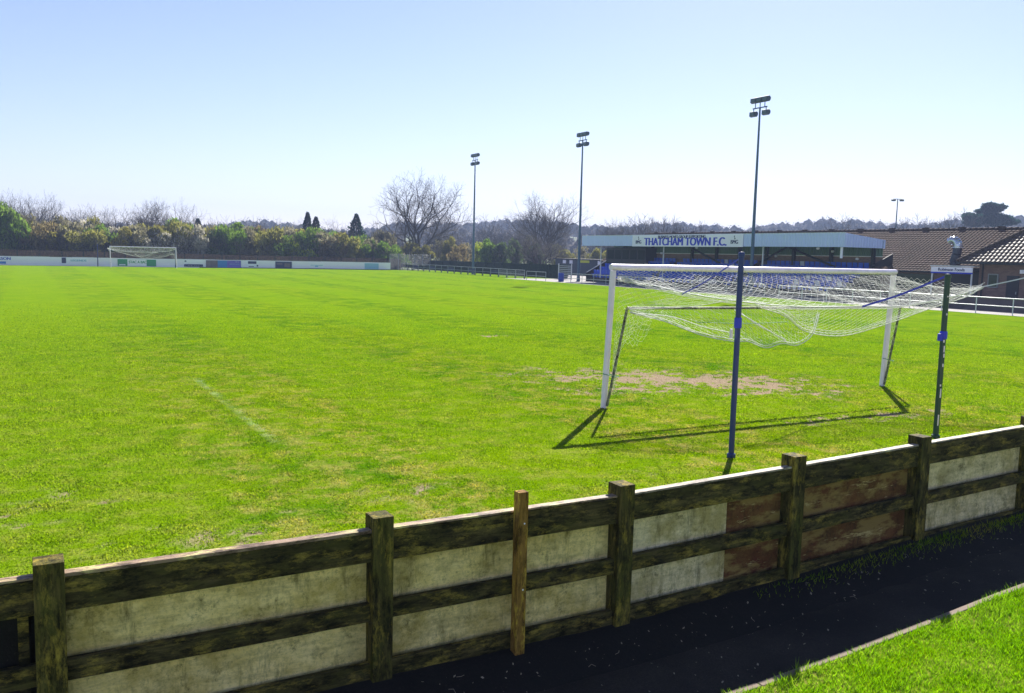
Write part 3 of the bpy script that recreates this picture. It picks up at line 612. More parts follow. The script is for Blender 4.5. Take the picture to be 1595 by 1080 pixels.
# corrugated fascia
def corr(P0, P1, zb0, zb1, zt0, zt1, amp=.035, pitch_=.30):
    L_ = math.dist(P0, P1); n_ = int(L_/pitch_*4); d = np.array([P1[0]-P0[0], P1[1]-P0[1]])/L_; nr = np.array([-d[1], d[0]])
    t = np.linspace(0, 1, n_+1); w_ = amp*np.sign(np.sin(t*L_/pitch_*2*math.pi+.3))
    base = np.array(P0)[None]+t[:, None]*np.array(P1)[None]-t[:, None]*np.array(P0)[None]+nr[None]*w_[:, None]
    bt = zb0+(zb1-zb0)*t; tt = zt0+(zt1-zt0)*t
    A = np.column_stack([base, bt]); B = np.column_stack([base, tt]); return np.stack([A, B], 1)
f = MB(); f.grid(corr((SX0, SY0), (SX0, SY1), 3.82, 3.82, 4.86, 4.86)); f.build('front_fascia', M['clad'], st)
f = MB(); f.grid(corr((SX0, SY0), (SX1+.2, SY0), 3.82, 3.82, 4.86, 4.45)); f.build('end_fascia', M['clad'], st)
f = MB(); f.prism([(SX0+.03, 4.74), (SX0+.03, 4.84), (SX1+.2, 4.45), (SX1+.2, 4.35)], SY0+.03, SY1, 'y'); f.build('roof', M['clad'], st)
f = MB(); f.bb(SX0-.05, SX0+.02, SY0-.04, SY1, 4.86, 4.90); f.build('ridge_trim', M['lightsteel'], st)
f = MB(); f.bb(SX1, SX1+.15, SY0, SY1, 0, 3.2); f.build('rear_wall', M['brick'], st)
f = MB(); f.grid(corr((SX1-.04, SY0), (SX1-.04, SY1), 3.2, 3.2, 4.42, 4.42)); f.build('rear_cladding', M['greenclad'], st)
f = MB(); f.bb(SX1-.10, SX1-.06, SY0, SY1, 3.17, 3.23); f.build('wall_trim', M['lightsteel'], st)
rows = 5; stp = MB()
for i in range(rows):
    x0 = 44.1+i*.72; stp.bb(x0, SX1, SY0+.3, 65.0, .016+.36*i if i else 0, .45+.36*i-.001*i)
stp.build('terrace', M['concrete'], st)
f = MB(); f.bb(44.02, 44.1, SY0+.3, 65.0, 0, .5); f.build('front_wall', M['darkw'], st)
for y in (32.2, 40.1, 46.5, 52.9, 59, 63.9):
    MB().bb(SX1-.35, SX1-.12, y-.12, y+.12, 1.9, 4.4).build('column', M['dark'], st)
    MB().prism([(SX0+.06, 3.84), (SX0+.06, 4.7), (SX1-.2, 4.35), (SX1-.2, 4.0)], y-.09, y+.09, 'y').build('roof_beam', M['dark'], st)
for y in (36.2, 43.2, 49.5): MB().bb(SX1-.30, SX1-.12, y-.14, y+.14, 1.9, 4.4).build('column', M['dark'], st)
for y in (40.1, 52.9, 63.2): MB().bb(44.0, 44.08, y-.05, y+.05, .45, 3.84).build('front_post', M['lightsteel'], st)
for a, b in (((46.9, 40.3, 3.85), (46.9, 44.5, 2.0)), ((46.9, 52.6, 3.85), (46.9, 47.5, 2.1)), ((46.9, 40.0, 3.85), (46.9, 34.8, 2.2))):
    MB().tubes([a], [b], .09, k=6).build('brace', M['dark'], st)
MB().bb(SX0+.2, SX0+.26, SY0+.35, SY0+.55, 3.0, 3.82).build('white_bracket', M['signw'], st)
# commentary box at the far end and sloping side walls
cb_ = MB(); cb_.bb(46.4, SX1-.02, 58.6, 65.6, 2.05, 3.7); cbo = cb_.build('press_box', M['dark'], st)
for i in range(5): MB().bb(46.36, 46.4, 58.8+i*1.35, 59.9+i*1.35, 2.5, 3.45).build('window', M['glass'], cbo)
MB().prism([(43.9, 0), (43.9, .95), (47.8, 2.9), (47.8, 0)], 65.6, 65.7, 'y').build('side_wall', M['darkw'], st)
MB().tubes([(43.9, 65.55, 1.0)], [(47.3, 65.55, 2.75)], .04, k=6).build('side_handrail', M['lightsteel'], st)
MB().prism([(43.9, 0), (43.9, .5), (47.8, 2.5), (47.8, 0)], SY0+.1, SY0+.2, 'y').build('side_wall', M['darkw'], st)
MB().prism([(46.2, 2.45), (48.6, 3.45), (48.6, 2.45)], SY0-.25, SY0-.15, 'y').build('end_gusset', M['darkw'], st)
for x, y, z in ((47.5, 36.0, 3.55), (47.5, 44.8, 3.35), (47.5, 42.0, 3.1), (47.5, 33.6, 3.0), (47.5, 57.5, 3.2), (44.0, 48.2, 3.72), (44.0, 34.4, 3.72)):
    MB().lathe([(0, -.10), (.10, -.08), (.14, 0), (.10, .08), (0, .1)], (x, y, z), 10).build('lamp', M['signw'], st, smooth=True)
def seat_mb():
    m = MB(); m.prism([(.0, .42), (.03, .45), (.38, .43), (.40, .47), (.36, .82), (.40, .83), (.45, .46), (.42, .38), (.05, .40)], -.21, .21, 'y'); m.bb(.2, .26, -.15, .15, 0.02, .40); return m
sm0 = seat_mb().mesh('seat', M['seat']); sm1 = seat_mb().mesh('seat', M['wseat'])
spos = []
for i in range(rows):
    for j in range(62):
        y = SY0+1.2+j*.53
        if j in (20, 21, 41, 42) : continue
        wh = (10 <= j < 30 and (j*7+i*13) % 17 == 0) or (j < 9 and i < 2 and (j+i) % 4 == 0)  # pale low seats at the right end paint the whitish sheen as colour
        spos.append((44.22+i*.72, y, .45+.36*i+.0, wh))
near = sorted(spos, key=lambda s: math.hypot(s[0]-CAM[0], s[1]-CAM[1]))
for s_ in near[:99]:
    o = bpy.data.objects.new('seat', sm1 if s_[3] else sm0); C.objects.link(o); o.parent = st; o.location = s_[:3]
    if s_[3]: o['label'] = 'pale seat'
for nm, wh in (('far_seats', False), ):
    m = MB(); sb = seat_mb(); V0 = np.concatenate(sb.v)
    for s_ in near[99:]:
        for ff, mm in zip(sb.f, sb.m): pass
        off = m.n; m.v.append(V0+np.array(s_[:3])); m.n += len(V0)
        for ff in sb.f: m.f.append(ff+off); m.m.append(1 if s_[3] else 0)
    o = m.build(nm, [M['seat'], M['wseat']], st); o['kind'] = 'stuff'
bn = tag(MB().bb(43.92, 43.96, 44.6, 48.3, .50, 1.25).build('banner', M['navy']), 'dark blue banner with white lettering on the front of the grandstand seats', 'banner')
text_mesh('lettering', 'ecoton', .78, M['white'], bn, (43.90, 46.5, .86), (R(90), 0, R(-90)), 0, bold=.04)
# name sign
sg = thing('club_sign', 'long white THATCHAM TOWN F.C. sign with blue lettering on the grandstand roof edge', 'sign', (43.42, 49.4, 4.33))
MB().bb(-.03, .03, -7.6, 7.6, -.55, .53).build('panel', M['signw'], sg)
RX = (R(90), 0, R(-90))
text_mesh('lettering', 'THATCHAM TOWN F.C.', 1.02, M['signb'], sg, (-.04, 0, -.13), RX, 0, 1.02, bold=.12)
text_mesh('lettering', 'BUSINESS MOVES GROUP SUPPORTING', .36, M['navy'], sg, (-.04, .3, .34), RX, 0, 1.05, bold=.04)
for y in (6.6, -6.6):
    text_mesh('lettering', 'BMG', .46, M['navy'], sg, (-.04, y, -.14), RX, 0, .95, bold=.04)
    MB().prism([(y-.12, .10), (y+.05, .10), (y-.02, .22), (y+.10, .34), (y-.04, .42), (y-.02, .30)], -.04, -.034, 'x').build('emblem', M['navy'], sg)

# ------------------------------------------------------------------ clubhouse and its wing
def tiled(mb, o, ux, uy, W_, L_, tw=.30, th=.34, clip=None):
    # o: eave start; ux: unit along the eave; uy: unit up the slope; corrugated, stepped courses
    ux = np.array(ux, float); uy = np.array(uy, float); nr = np.cross(ux, uy); nr /= np.linalg.norm(nr)
    if nr[2] < 0: nr = -nr
    nu = int(W_/tw*5); nc = int(L_/th); u = np.linspace(0, W_, nu+1); wave = .05*np.abs(np.sin(u/tw*math.pi))**.7
    for c in range(nc+1):
        v0 = c*th; v1 = min(v0+th*1.02, L_)
        if v1 <= v0: break
        ua = u if clip is None else np.clip(u, *clip(v0)); ub = u if clip is None else np.clip(u, *clip(v1))
        if ua.max()-ua.min() < .05: break
        A0 = o+ua[:, None]*ux+v0*uy+(wave+.0)[:, None]*nr; A = A0+nr*.035; B = o+ub[:, None]*ux+v1*uy+wave[:, None]*nr
        mb.grid(np.stack([A0-nr*.02, A, B], 1))
cl = thing('clubhouse', 'long brick clubhouse with wide brown tiled roof behind the grandstand', 'building', (0, 0, 0))
EX, EZ, RXx, RZ = 48.1, 2.33, 54.0, 5.42; CY0, CY1 = 16., 68.6
L_ = math.hypot(RXx-EX, RZ-EZ); uy = np.array([(RXx-EX)/L_, 0, (RZ-EZ)/L_])
rf = MB(); tiled(rf, np.array([EX-.3, CY0, EZ-.157]), (0, 1, 0), uy, CY1-CY0, L_+.3); rfo = rf.build('roof', M['tile'], cl, smooth=False)
rc = MB()
y = CY0
while y < CY1: rc.tubes([(RXx, y, RZ+.02)], [(RXx, min(y+.46, CY1), RZ+.02)], .13, .115, 8, True); y += .45
y = CY0
rc.build('ridge_tiles', M['ridge'], rfo)
vt = MB()
for y in np.arange(CY0+1, CY1, 3.1): vt.box((RXx, y, RZ+.16), (.22, .5, .10))
vt.build('ridge_vents', M['ridge'], rfo)
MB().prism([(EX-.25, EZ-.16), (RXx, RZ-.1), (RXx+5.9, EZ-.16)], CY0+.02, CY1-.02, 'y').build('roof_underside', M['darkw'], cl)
MB().bb(EX+.05, 60, CY0+.3, CY1-.4, 0, EZ-.17).build('wall', M['brick'], cl)
MB().bb(EX-.44, EX-.30, CY0, CY1, EZ-.22, EZ-.10).build('gutter', M['dark'], cl)
MB().bb(48.10, 48.16, 27.4, 30.6, .9, 2.0).build('window', M['glass'], cl)
# wing
WX, WY, WZ = 46.0, 24.3, 2.93
wg = thing('clubhouse_wing', 'brick clubhouse wing with steep tiled roof at the right edge', 'building', (0, 0, 0))
tanp = math.tan(R(37)); run = 6.2; L2 = run/math.cos(R(37)); WY0 = 6.
w2 = MB(); uy2 = np.array([math.cos(R(37)), 0, math.sin(R(37))]); cs = math.cos(R(37))
tiled(w2, np.array([WX, WY0, WZ]), (0, 1, 0), uy2, WY-WY0, L2, clip=lambda v: (0, WY-WY0-v*cs))
uy3 = np.array([0, -math.cos(R(37)), math.sin(R(37))])
tiled(w2, np.array([WX, WY, WZ]), (1, 0, 0), uy3, 2*run, L2, clip=lambda v: (v*cs, 2*run-v*cs))
w2o = w2.build('roof', M['tile2'], wg)
hp = MB(); A0 = np.array([WX, WY, WZ+.05]); A1 = np.array([WX+run, WY-run, WZ+run*tanp+.05]); n_ = 24
for i in range(n_): a = A0+(A1-A0)*i/n_; b = A0+(A1-A0)*(i+1.05)/n_; hp.tubes([a], [b], .11, .095, 8, True)
hp.build('hip_tiles', M['ridge'], w2o)
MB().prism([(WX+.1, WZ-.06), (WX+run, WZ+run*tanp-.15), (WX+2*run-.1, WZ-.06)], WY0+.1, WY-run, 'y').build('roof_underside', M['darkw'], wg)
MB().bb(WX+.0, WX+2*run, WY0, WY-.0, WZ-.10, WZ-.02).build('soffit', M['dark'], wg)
MB().bb(WX-.08, WX+.02, WY0, WY+.05, WZ-.14, WZ-.0).build('gutter', M['dark'], wg)
wall = MB().bb(WX+.55, WX+2*run-.5, WY0+.3, WY-1.3, 0, WZ-.1).build('wall', M['brick'], wg)
wy = lambda px: float(at_x(px, 440, WX+.55)[1])
ya, yb = wy(1540.5), wy(1553.5); o = MB().bb(WX+.50, WX+.53, yb, ya, 1.35, 2.12).build('window', M['glass'], wg); MB().bb(WX+.48, WX+.55, yb-.07, yb, 1.28, 2.19).bb(WX+.48, WX+.55, ya, ya+.07, 1.28, 2.19).bb(WX+.48, WX+.55, yb, ya, 2.12, 2.19).bb(WX+.46, WX+.55, yb, ya, 1.28, 1.35).build('frame', M['frame'], o)
ya, yb = wy(1568.5), wy(1587.5); o = MB().bb(WX+.50, WX+.56, yb, ya, 0, 2.1).build('door', M['door'], wg); MB().box((WX+.48, yb+.12, 1.0), (.04, .05, .16)).build('handle', M['steel'], o)
MB().bb(WX+.38, WX+.55, wy(1596), wy(1589), 2.25, 2.5).build('security_lamp', M['signw'], wg, bevel=.03)
MB().tubes([(WX+.5, wy(1530), 0)], [(WX+.5, wy(1530), WZ-.1)], .05, k=8).build('downpipe', M['dark'], wg)
# serving hatch canopy with the sponsor board
kx = 46.0; yL, yR = float(at_x(1452, 418, kx)[1]), float(at_x(1515.5, 418, kx)[1])
kk = thing('canopy', 'white-framed entrance canopy with blue and white sponsor board', 'canopy', (0, 0, 0))
for y in (yL-.04, yR+.04): MB().bb(kx-.04, kx+.04, y-.04, y+.04, 0, 2.2).build('post', M['lightsteel'], kk)
MB().bb(kx-.1, kx+2.0, yR-.1, yL+.1, 2.60, 2.66).build('roof', M['lightsteel'], kk)
MB().bb(kx+1.9, kx+1.96, yR-.1, yL+.1, .0, 2.5).build('rear_shade_panel', M['door'], kk)  # shade of the canopy interior painted as a near-black back panel
MB().bb(kx+1.80, kx+1.9, yR+.1, yR+1.5, .9, 2.0).build('dark_doorway', M['door'], kk)
sb_ = thing('sponsor_board', 'white Robinson Foods board on the front of the entrance canopy', 'sign', (kx-.06, (yL+yR)/2, 2.36))
hw = (yL-yR)/2; MB().bb(-.02, .03, -hw-.03, hw+.03, -.14, .20).build('panel', M['signw'], sb_); MB().bb(-.02, .03, -hw-.03, hw+.03, -.24, -.145).build('stripe', M['signb'], sb_)
text_mesh('lettering', 'Robinson Foods', .30, M['navy'], sb_, (-.026, 0, .02), RX, 0, 1.0, bold=.02)
# extractor duct
dx = 48.9; dy = float(at_x(1491, 385, dx)[1]); dz = float(at_x(1491, 386, dx)[2])
dk = thing('extractor_duct', 'silver-hooded metal extractor duct rising out of the clubhouse roof', 'duct', (dx, dy, 0))
MB().tubes([(.1, .0, 2.5), (.1, .25, 2.9), (.0, .0, 3.5)], [(.1, .25, 2.9), (.0, .0, 3.5), (.0, -.05, dz+.0)], .30, k=14).build('flue', M['ductd'], dk, smooth=True)
e = [(0, -.05+.42*0, dz)]+[(0, .32-.37*math.cos(a), dz+.10+.42*math.sin(a)) for a in np.linspace(0, 2.3, 8)]
MB().path(e, .30, 14).build('elbow', M['duct'], dk, smooth=True)
MB().lathe([(.30, 0), (.42, .02), (.42, .06), (.30, .08)], (0, -.05, dz-.05), 14).build('collar', M['duct'], dk)
# low wall in front of the wing
tag(MB().bb(41.4, 41.62, 4, 31, 0, .74).bb(41.36, 41.66, 4, 31, .742, .80).build('low_wall', simple('dark_stone_wall', (.11, .09, .10), .9, .5, 1.2)), 'low dark masonry wall between the railing and the clubhouse wing', 'wall')

# ------------------------------------------------------------------ railings
def railing(X, Y0, Y1, step, H, label, mat, dx=0., boards=False, name='railing'):
    t = thing(name, label, 'railing', (X, Y0, 0), 0, 'pitch side railings')
    n_ = max(1, int(round((Y1-Y0)/step)))
    for i in range(n_+1):
        y = (Y1-Y0)*i/n_; x = dx*i/n_
        MB().tubes([(x, y, -.1)], [(x, y, H)], .03, k=8).build('post', mat, t)
    MB().tubes([(0, 0, H)], [(dx, Y1-Y0, H)], .028, k=8).build('top_rail', mat, t)
    MB().tubes([(0, 0, H*.52)], [(dx, Y1-Y0, H*.52)], .022, k=8).build('middle_rail', mat, t)
    return t
railing(38.25, 7.1, 32.6, 2.04, .93, 'pale two-bar railing beside the path in front of the clubhouse', M['lightsteel'])
railing(38.25, 34.0, 60.0, 2.04, .95, 'thin galvanised railing in front of the grandstand', M['steel'])
railing(38.4, 65.0, 69.0, 1.9, .95, 'short low railing beside the blue barrel', M['steel'])
r2 = railing(39.9, 72.0, 116.0, 2.2, .98, 'long dark-boarded railing below the second tallest floodlight mast', M['steel'], 1.5)
r2['label'] = 'long railing with dark boards leading from the far corner to the grandstand'
for i in range(20):
    y = 2.2*i+.05
    if i < 3:
        m = MB()
        for z in np.arange(.15, .9, .15): m.tubes([(1.5*y/44, y, z)], [(1.5*(y+2.1)/44, y+2.1, z)], .01, k=4)
        for q in np.arange(0, 2.1, .3): m.tubes([(1.5*y/44, y+q, .1)], [(1.5*y/44, y+q, .95)], .01, k=4)
        m.build('mesh_panel', M['steel'], r2)
    else:
        MB().box((1.5*(y+1.05)/44+.05, y+1.05, .58), (.03, 2.1, .42)).build('board', M['tfence'] if i % 3 else M['navy'], r2)
    MB().box((1.5*y/44, y, .12), (.12, .12, .3)).build('footing', M['dark'], r2)
# blue barrel
b_ = thing('barrel', 'blue plastic barrel standing by the railing gap near the grandstand', 'barrel', (39.4, 63.6, .012))
MB().lathe([(0, 0), (.25, 0), (.29, .04), (.30, .28), (.315, .30), (.30, .32), (.30, .58), (.315, .60), (.30, .62), (.29, .86), (.26, .90)], (0, 0, 0), 20).build('body', M['bin'], b_, smooth=True)
MB().lathe([(.275, .90), (.275, .93), (.2, .93), (.19, .91), (0, .91)], (0, 0, 0), 20).build('lid', M['bin'], b_)
# slatted gate beside the stand
gt = thing('slatted_gate', 'grey gate of horizontal slats left of the grandstand steps', 'gate', (44.6, 71.0, 0))
for z in np.arange(.15, 1.75, .2): MB().box((0, 0, z), (.04, 2.7, .09)).build('slat', M['steel'], gt)
for y in (-1.35, 1.35): MB().box((0, y, .9), (.08, .08, 1.8)).build('gate_post', M['lightsteel'], gt)
# small shed behind
cbx = thing('storage_cabin', 'low dark cabin with small white and yellow panels behind the dark timber fence', 'cabin', (62, 92, 0))
MB().box((0, 0, 1.1), (3, 13, 2.2)).build('wall', M['cabin'], cbx); MB().box((0, 0, 2.26), (3.5, 13.6, .12)).build('roof', M['dark'], cbx)
MB().box((-1.52, -1.2, 1.95), (.05, 2.6, .35)).build('yellow_panel', M['hiviz'], cbx)
for y in (4.0, 2.2, -5.): MB().box((-1.52, y, 1.85), (.05, .8, .5)).build('window', M['signw'], cbx)

# ------------------------------------------------------------------ far end: perimeter boards, adverts, fences
def wally(x): return 106.0+max(0, (x+14)*.03)
wl = thing('perimeter_wall', 'long low white board wall across the far end of the pitch', 'wall', (0, 0, 0))
xa = -16.
while xa < 37.4:
    xb = min(xa+2.4, 37.7)
    ya, yb = wally(xa), wally(xb); z = 1.08+random.uniform(-.012, .012)
    MB().add([(xa, ya, 0), (xb-.002, yb, 0), (xb-.002, yb, z), (xa, ya, z), (xa, ya+.05, 0), (xb-.002, yb+.05, 0), (xb-.002, yb+.05, z), (xa, ya+.05, z)], [[0, 1, 2, 3], [5, 4, 7, 6], [3, 2, 6, 7], [1, 5, 6, 2], [4, 0, 3, 7]]).build('board', M['wall'], wl)
    MB().box((xb, yb+.12, .5), (.1, .1, 1.0)).build('post', M['dark'], wl); xa = xb
MB().add([(-16, wally(-16)-.03, 0), (37.7, wally(37.7)-.03, 0), (37.7, wally(37.7)-.03, .10), (-16, wally(-16)-.03, .10)], [[0, 1, 2, 3]]).build('kickboard', M['dark'], wl)
def ax(px): return float(at_y(px, 410, 106.6)[0])
def advert(px0, px1, z0, z1, mat, label, cat='advert', txt=None, tmat='white', ts=.3, extra=()):
    x0, x1 = ax(px0), ax(px1); xm = (x0+x1)/2; y = wally(xm)-.035
    t = thing('advert_board', label, cat, (xm, y, 0), math.atan(.03), 'adverts on the far white wall')
    hw = (x1-x0)/2; MB().bb(-hw, hw, -.012, .0, z0, z1).build('panel', mat, t)
    for a, b, c, d, m_ in extra: MB().bb(-hw+a*2*hw, -hw+b*2*hw, -.020, -.0125, z0+(z1-z0)*c, z0+(z1-z0)*d).build('print', m_, t)
    if txt:
        for s_, u, v_, sz, mm, sx in txt: text_mesh('lettering', s_, sz, M[mm], t, (-hw+u*2*hw, -.024, z0+(z1-z0)*v_), (R(90), 0, 0), 0, sx, bold=.04)
    return t
advert(-28, 16, .14, 1.02, M['signw'], 'white advert with blue lettering at the left edge of the far wall', txt=[('PATERSON', .60, .72, .45, 'signb', 1.1)], extra=[(0, .85, .05, .35, M['azure'])])
advert(96, 138, .12, 1.02, M['signw'], 'white advert with navy square and faint lettering, left of the far goal', txt=[('LEGENDS', .62, .62, .34, 'cyan', 1.2)], extra=[(.0, .16, .25, 1., M['navy'])])
advert(183, 243, .10, .95, M['ggreen'], 'green and white advert seen inside the distant goal', txt=[('STAC A BAC', .52, .58, .48, 'ggreen', .78)], extra=[(.25, .75, .02, .98, M['signw']), (.04, .2, .1, .25, M['signw'])])
advert(286, 317, .10, 1.0, M['signw'], 'white advert with navy strip along its bottom, right of the far goal', extra=[(.02, .98, .02, .38, M['navy']), (.05, .14, .72, .9, M['navy']), (.2, .8, .15, .25, M['signw'])])
advert(321, 376, .06, 1.0, M['photo'], 'photo advert turning blue and purple to the right', extra=[(.33, .6, 0.01, .99, M['azure']), (.6, .995, .01, .99, M['purple']), (.66, .95, .45, .55, M['cyan']), (.82, .95, .78, .86, M['signw'])])
advert(385, 404, .12, 1.0, M['signw'], 'white advert with a short navy block in its top corner', extra=[(.1, .8, .55, .95, M['navy']), (.82, .95, .15, .4, M['navy']), (.15, .6, .1, .2, M['navy'])])
advert(430, 456, .08, .98, M['navy'], 'plain dark navy advert near the middle of the far wall', extra=[(.08, .42, .55, .75, M['photo']), (.55, .9, .2, .75, M['photo'])])
advert(483, 507, .15, .95, M['signw'], 'white advert with faint aqua script on the far wall', extra=[(.1, .9, .45, .55, M['cyan']), (.4, .6, .2, .4, M['cyan'])])
advert(571, 593, .10, .95, M['cyan'], 'pale cyan advert near the right end of the far wall')
def board_fence(name, label, P0, P1, H, mat, bw=.14, postm=None, jit=.02, gap=.012):
    t = thing(name, label, 'fence', (P0[0], P0[1], 0), math.atan2(P1[1]-P0[1], P1[0]-P0[0])); L_ = math.dist(P0, P1); m = MB(); n_ = int(L_/bw)
    for i in range(n_): m.box(((i+.5)*bw, random.uniform(-.006, .006), H(i/n_)/2), (bw-gap, .02, H(i/n_)+random.uniform(-jit, jit)))
    m.build('boards', mat, t); r_ = MB()
    for z in (.4, 1.3): r_.box((L_/2, .05, z), (L_, .06, .08))
    r_.build('rails', mat, t)
    for i in range(int(L_/2.4)+1): MB().box((i*2.4, -.02, H(min(1, i*2.4/L_))/2+.03), (.1, .1, H(min(1, i*2.4/L_))+.06)).build('post', postm or mat, t)
    return t
board_fence('closeboard_fence', 'tall brown closeboard fence behind the white far wall', (-17, 108.3), (40.5, 110.2), lambda u: 1.86-.22*u, M['bfence'], postm=M['tfence'])
board_fence('timber_screen', 'long dark timber fence behind the boarded railing left of the grandstand', (46.5, 118.), (46.3, 73.), lambda u: 1.5+.14*u, M['tfence'])
wf = thing('wire_fence', 'thin wire mesh fence on steel posts at the far right corner of the pitch', 'fence', (38.0, 108.6, 0))
for i in range(6): MB().tubes([(i*1.7, i*.9, 0)], [(i*1.7, i*.9, 2.4)], .035, k=6).build('post', M['steel'], wf)
m = MB()
for z in np.arange(.1, 2.4, .15): m.tubes([(0, 0, z)], [(8.5, 4.5, z)], .008, k=3)
for u in np.arange(0, 1, .018): m.tubes([(8.5*u, 4.5*u, 0)], [(8.5*u, 4.5*u, 2.35)], .008, k=3)
m.build('mesh', M['steel'], wf)

# ------------------------------------------------------------------ trees
def branch(segs, p, d, L, r, lvl, rg, up=.15, split=3, wob=.22, minr=.012):
    n_ = 3; step = L/n_; r_ = r
    for i in range(n_):
        d = d+rg.normal(0, wob, 3)*.6; d[2] += up*.5; d /= np.linalg.norm(d); q = p+d*step; rn = max(minr, r_*.92)
        segs.append((p, q, r_, rn)); p, r_ = q, rn
        if lvl > 0 and i < n_-1 and rg.random() < .55:
            a = rg.normal(0, 1, 3); a -= a.dot(d)*d; a /= np.linalg.norm(a); nd = d*.65+a*.75
            branch(segs, p, nd/np.linalg.norm(nd), L*.66, r_*.5, lvl-1, rg, up, split, wob, minr)
    if lvl > 0:
        ph = rg.uniform(0, 6.28)
        for s_ in range(split):
            a = np.cross(d, [0, 0, 1] if abs(d[2]) < .9 else [1, 0, 0]); a /= np.linalg.norm(a); b = np.cross(d, a)
            an = ph+s_*2*math.pi/split+rg.normal(0, .3); nd = d*.85+(a*math.cos(an)+b*math.sin(an))*rg.uniform(.45, .75)
            branch(segs, p, nd/np.linalg.norm(nd), L*rg.uniform(.68, .85), r_*.76, lvl-1, rg, up, split, wob, minr)
def bare_mesh(seed, levels=5, trunk=2.2, L=3.6, r=.38, limbs=5, spread=.75, up=.12, minr=.016, split=2):
    rg = np.random.default_rng(seed); segs = []
    p = np.zeros(3); top = np.array([rg.normal(0, .1), rg.normal(0, .1), trunk]); trunkseg = [(p-np.array([0, 0, .3]), p+top*.5, r*1.25, r), (p+top*.5, top, r, r*.9)]
    for i in range(limbs):
        a = i*2*math.pi/limbs+rg.normal(0, .3); s_ = spread*rg.uniform(.55, 1.25); d = np.array([math.cos(a)*s_, math.sin(a)*s_, 1]); d /= np.linalg.norm(d)
        branch(segs, top-np.array([0, 0, rg.uniform(0, .3)*trunk]), d, L*rg.uniform(.8, 1.15), r*.6, levels, rg, up, split, .2, minr)
    def norm(segs_, tag_): return segs_
    A = np.array([s_[0] for s_ in segs]); B = np.array([s_[1] for s_ in segs]); r0 = np.array([s_[2] for s_ in segs]); r1 = np.array([s_[3] for s_ in segs])
    zt = B[:, 2].max(); lo = np.percentile(np.hypot(B[:, 0], B[:, 1]), 98)
    T = MB()
    for s_ in trunkseg: T.tubes([s_[0]], [s_[1]], s_[2], s_[3], 8)
    thick = r0 > .045; T.tubes(A[thick], B[thick], r0[thick], r1[thick], 5)
    Cn = MB(); Cn.tubes(A[~thick], B[~thick], r0[~thick], r1[~thick], 3)
    return T.mesh('trunk', M['bark']), Cn.mesh('crown', M['twig']), zt, lo
BARE = [bare_mesh(13, 6, 2.0, 4.2, .46, 6, .9, .18, .014), bare_mesh(12, 6, 2.4, 4.0, .46, 5, .85, .20, .015), bare_mesh(31, 5, 2.5, 3.6, .3, 5, .5, .2), bare_mesh(47, 5, 1.0, 3.4, .26, 7, 1.0, .1), bare_mesh(53, 5, 3., 3., .24, 4, .45, .25), bare_mesh(15, 5, 2.4, 4., .46, 5, .7, .2, .034), bare_mesh(16, 5, 2.4, 4.2, .46, 5, .85, .16, .034)]
print('bare tris', [len(b[1].polygons) for b in BARE])
def place_bare(v, px, ptop, dist, label, wfac=1., rz=None, byY=True, group='bare trees beyond the ground', base=0.):
    p = at_y(px, ptop, dist) if byY else at_r(px, ptop, dist)
    T, Cn, zt, lo = BARE[v]; H = p[2]-base; s_ = H/zt
    t = thing('bare_tree', label, 'tree', (p[0], p[1], base), rz if rz is not None else random.uniform(0, 6.28), group); t.scale = (s_*wfac, s_*wfac, s_)
    for nm, me in (('trunk', T), ('crown', Cn)):
        o = bpy.data.objects.new(nm, me); C.objects.link(o); o.parent = t
    return t
place_bare(0, 650, 262, 130, 'largest bare tree, broad crown, left of the farthest floodlight mast', .98, 0)
place_bare(1, 852, 292, 125, 'second largest bare tree, between the two left floodlight masts', .98, 0)
place_bare(3, 843, 352, 104, 'low wide bare tree in front of the second largest bare tree', 1.35, .2)
place_bare(3, 606, 345, 124, 'dark bare thorn tree just left of the largest bare tree', .8, 1.0)
for v, x, y, Y, lab, wf_ in ((2, 37, 292, 140, 'tallest pale bare tree of the left-hand cluster', .9), (2, 58, 297, 142, 'bare tree right of the tallest in the left-hand cluster', .8), (4, 72, 303, 139, 'thin bare tree at the right of the left-hand cluster', .9), (4, 20, 300, 146, 'faint bare tree at the far left edge behind the green tree', .9),
    (3, 105, 317, 135, 'rounded bare tree left of the far goal, first of the dark pair', .9), (3, 126, 318, 137, 'rounded bare tree left of the far goal, second of the dark pair', .75), (2, 160, 315, 136, 'dense dark bare tree directly above the far goal\'s left pole', 1.2), (2, 182, 318, 138, 'dense bare tree above the far goal\'s left post', 1.1),
    (1, 233, 303, 132, 'tall bare tree rising above the far goal', .95), (2, 273, 306, 136, 'feathery bare tree above the far goal\'s right post', .9), (3, 382, 336, 150, 'small pale bare tree above the purple advert', 1.1), (4, 466, 336, 150, 'slim pale bare tree left of the small twin conifers', .8), (2, 534, 335, 152, 'pale bare tree left of the single dark conifer', 1.1)):
    place_bare(v, x, y, Y, lab, wf_)
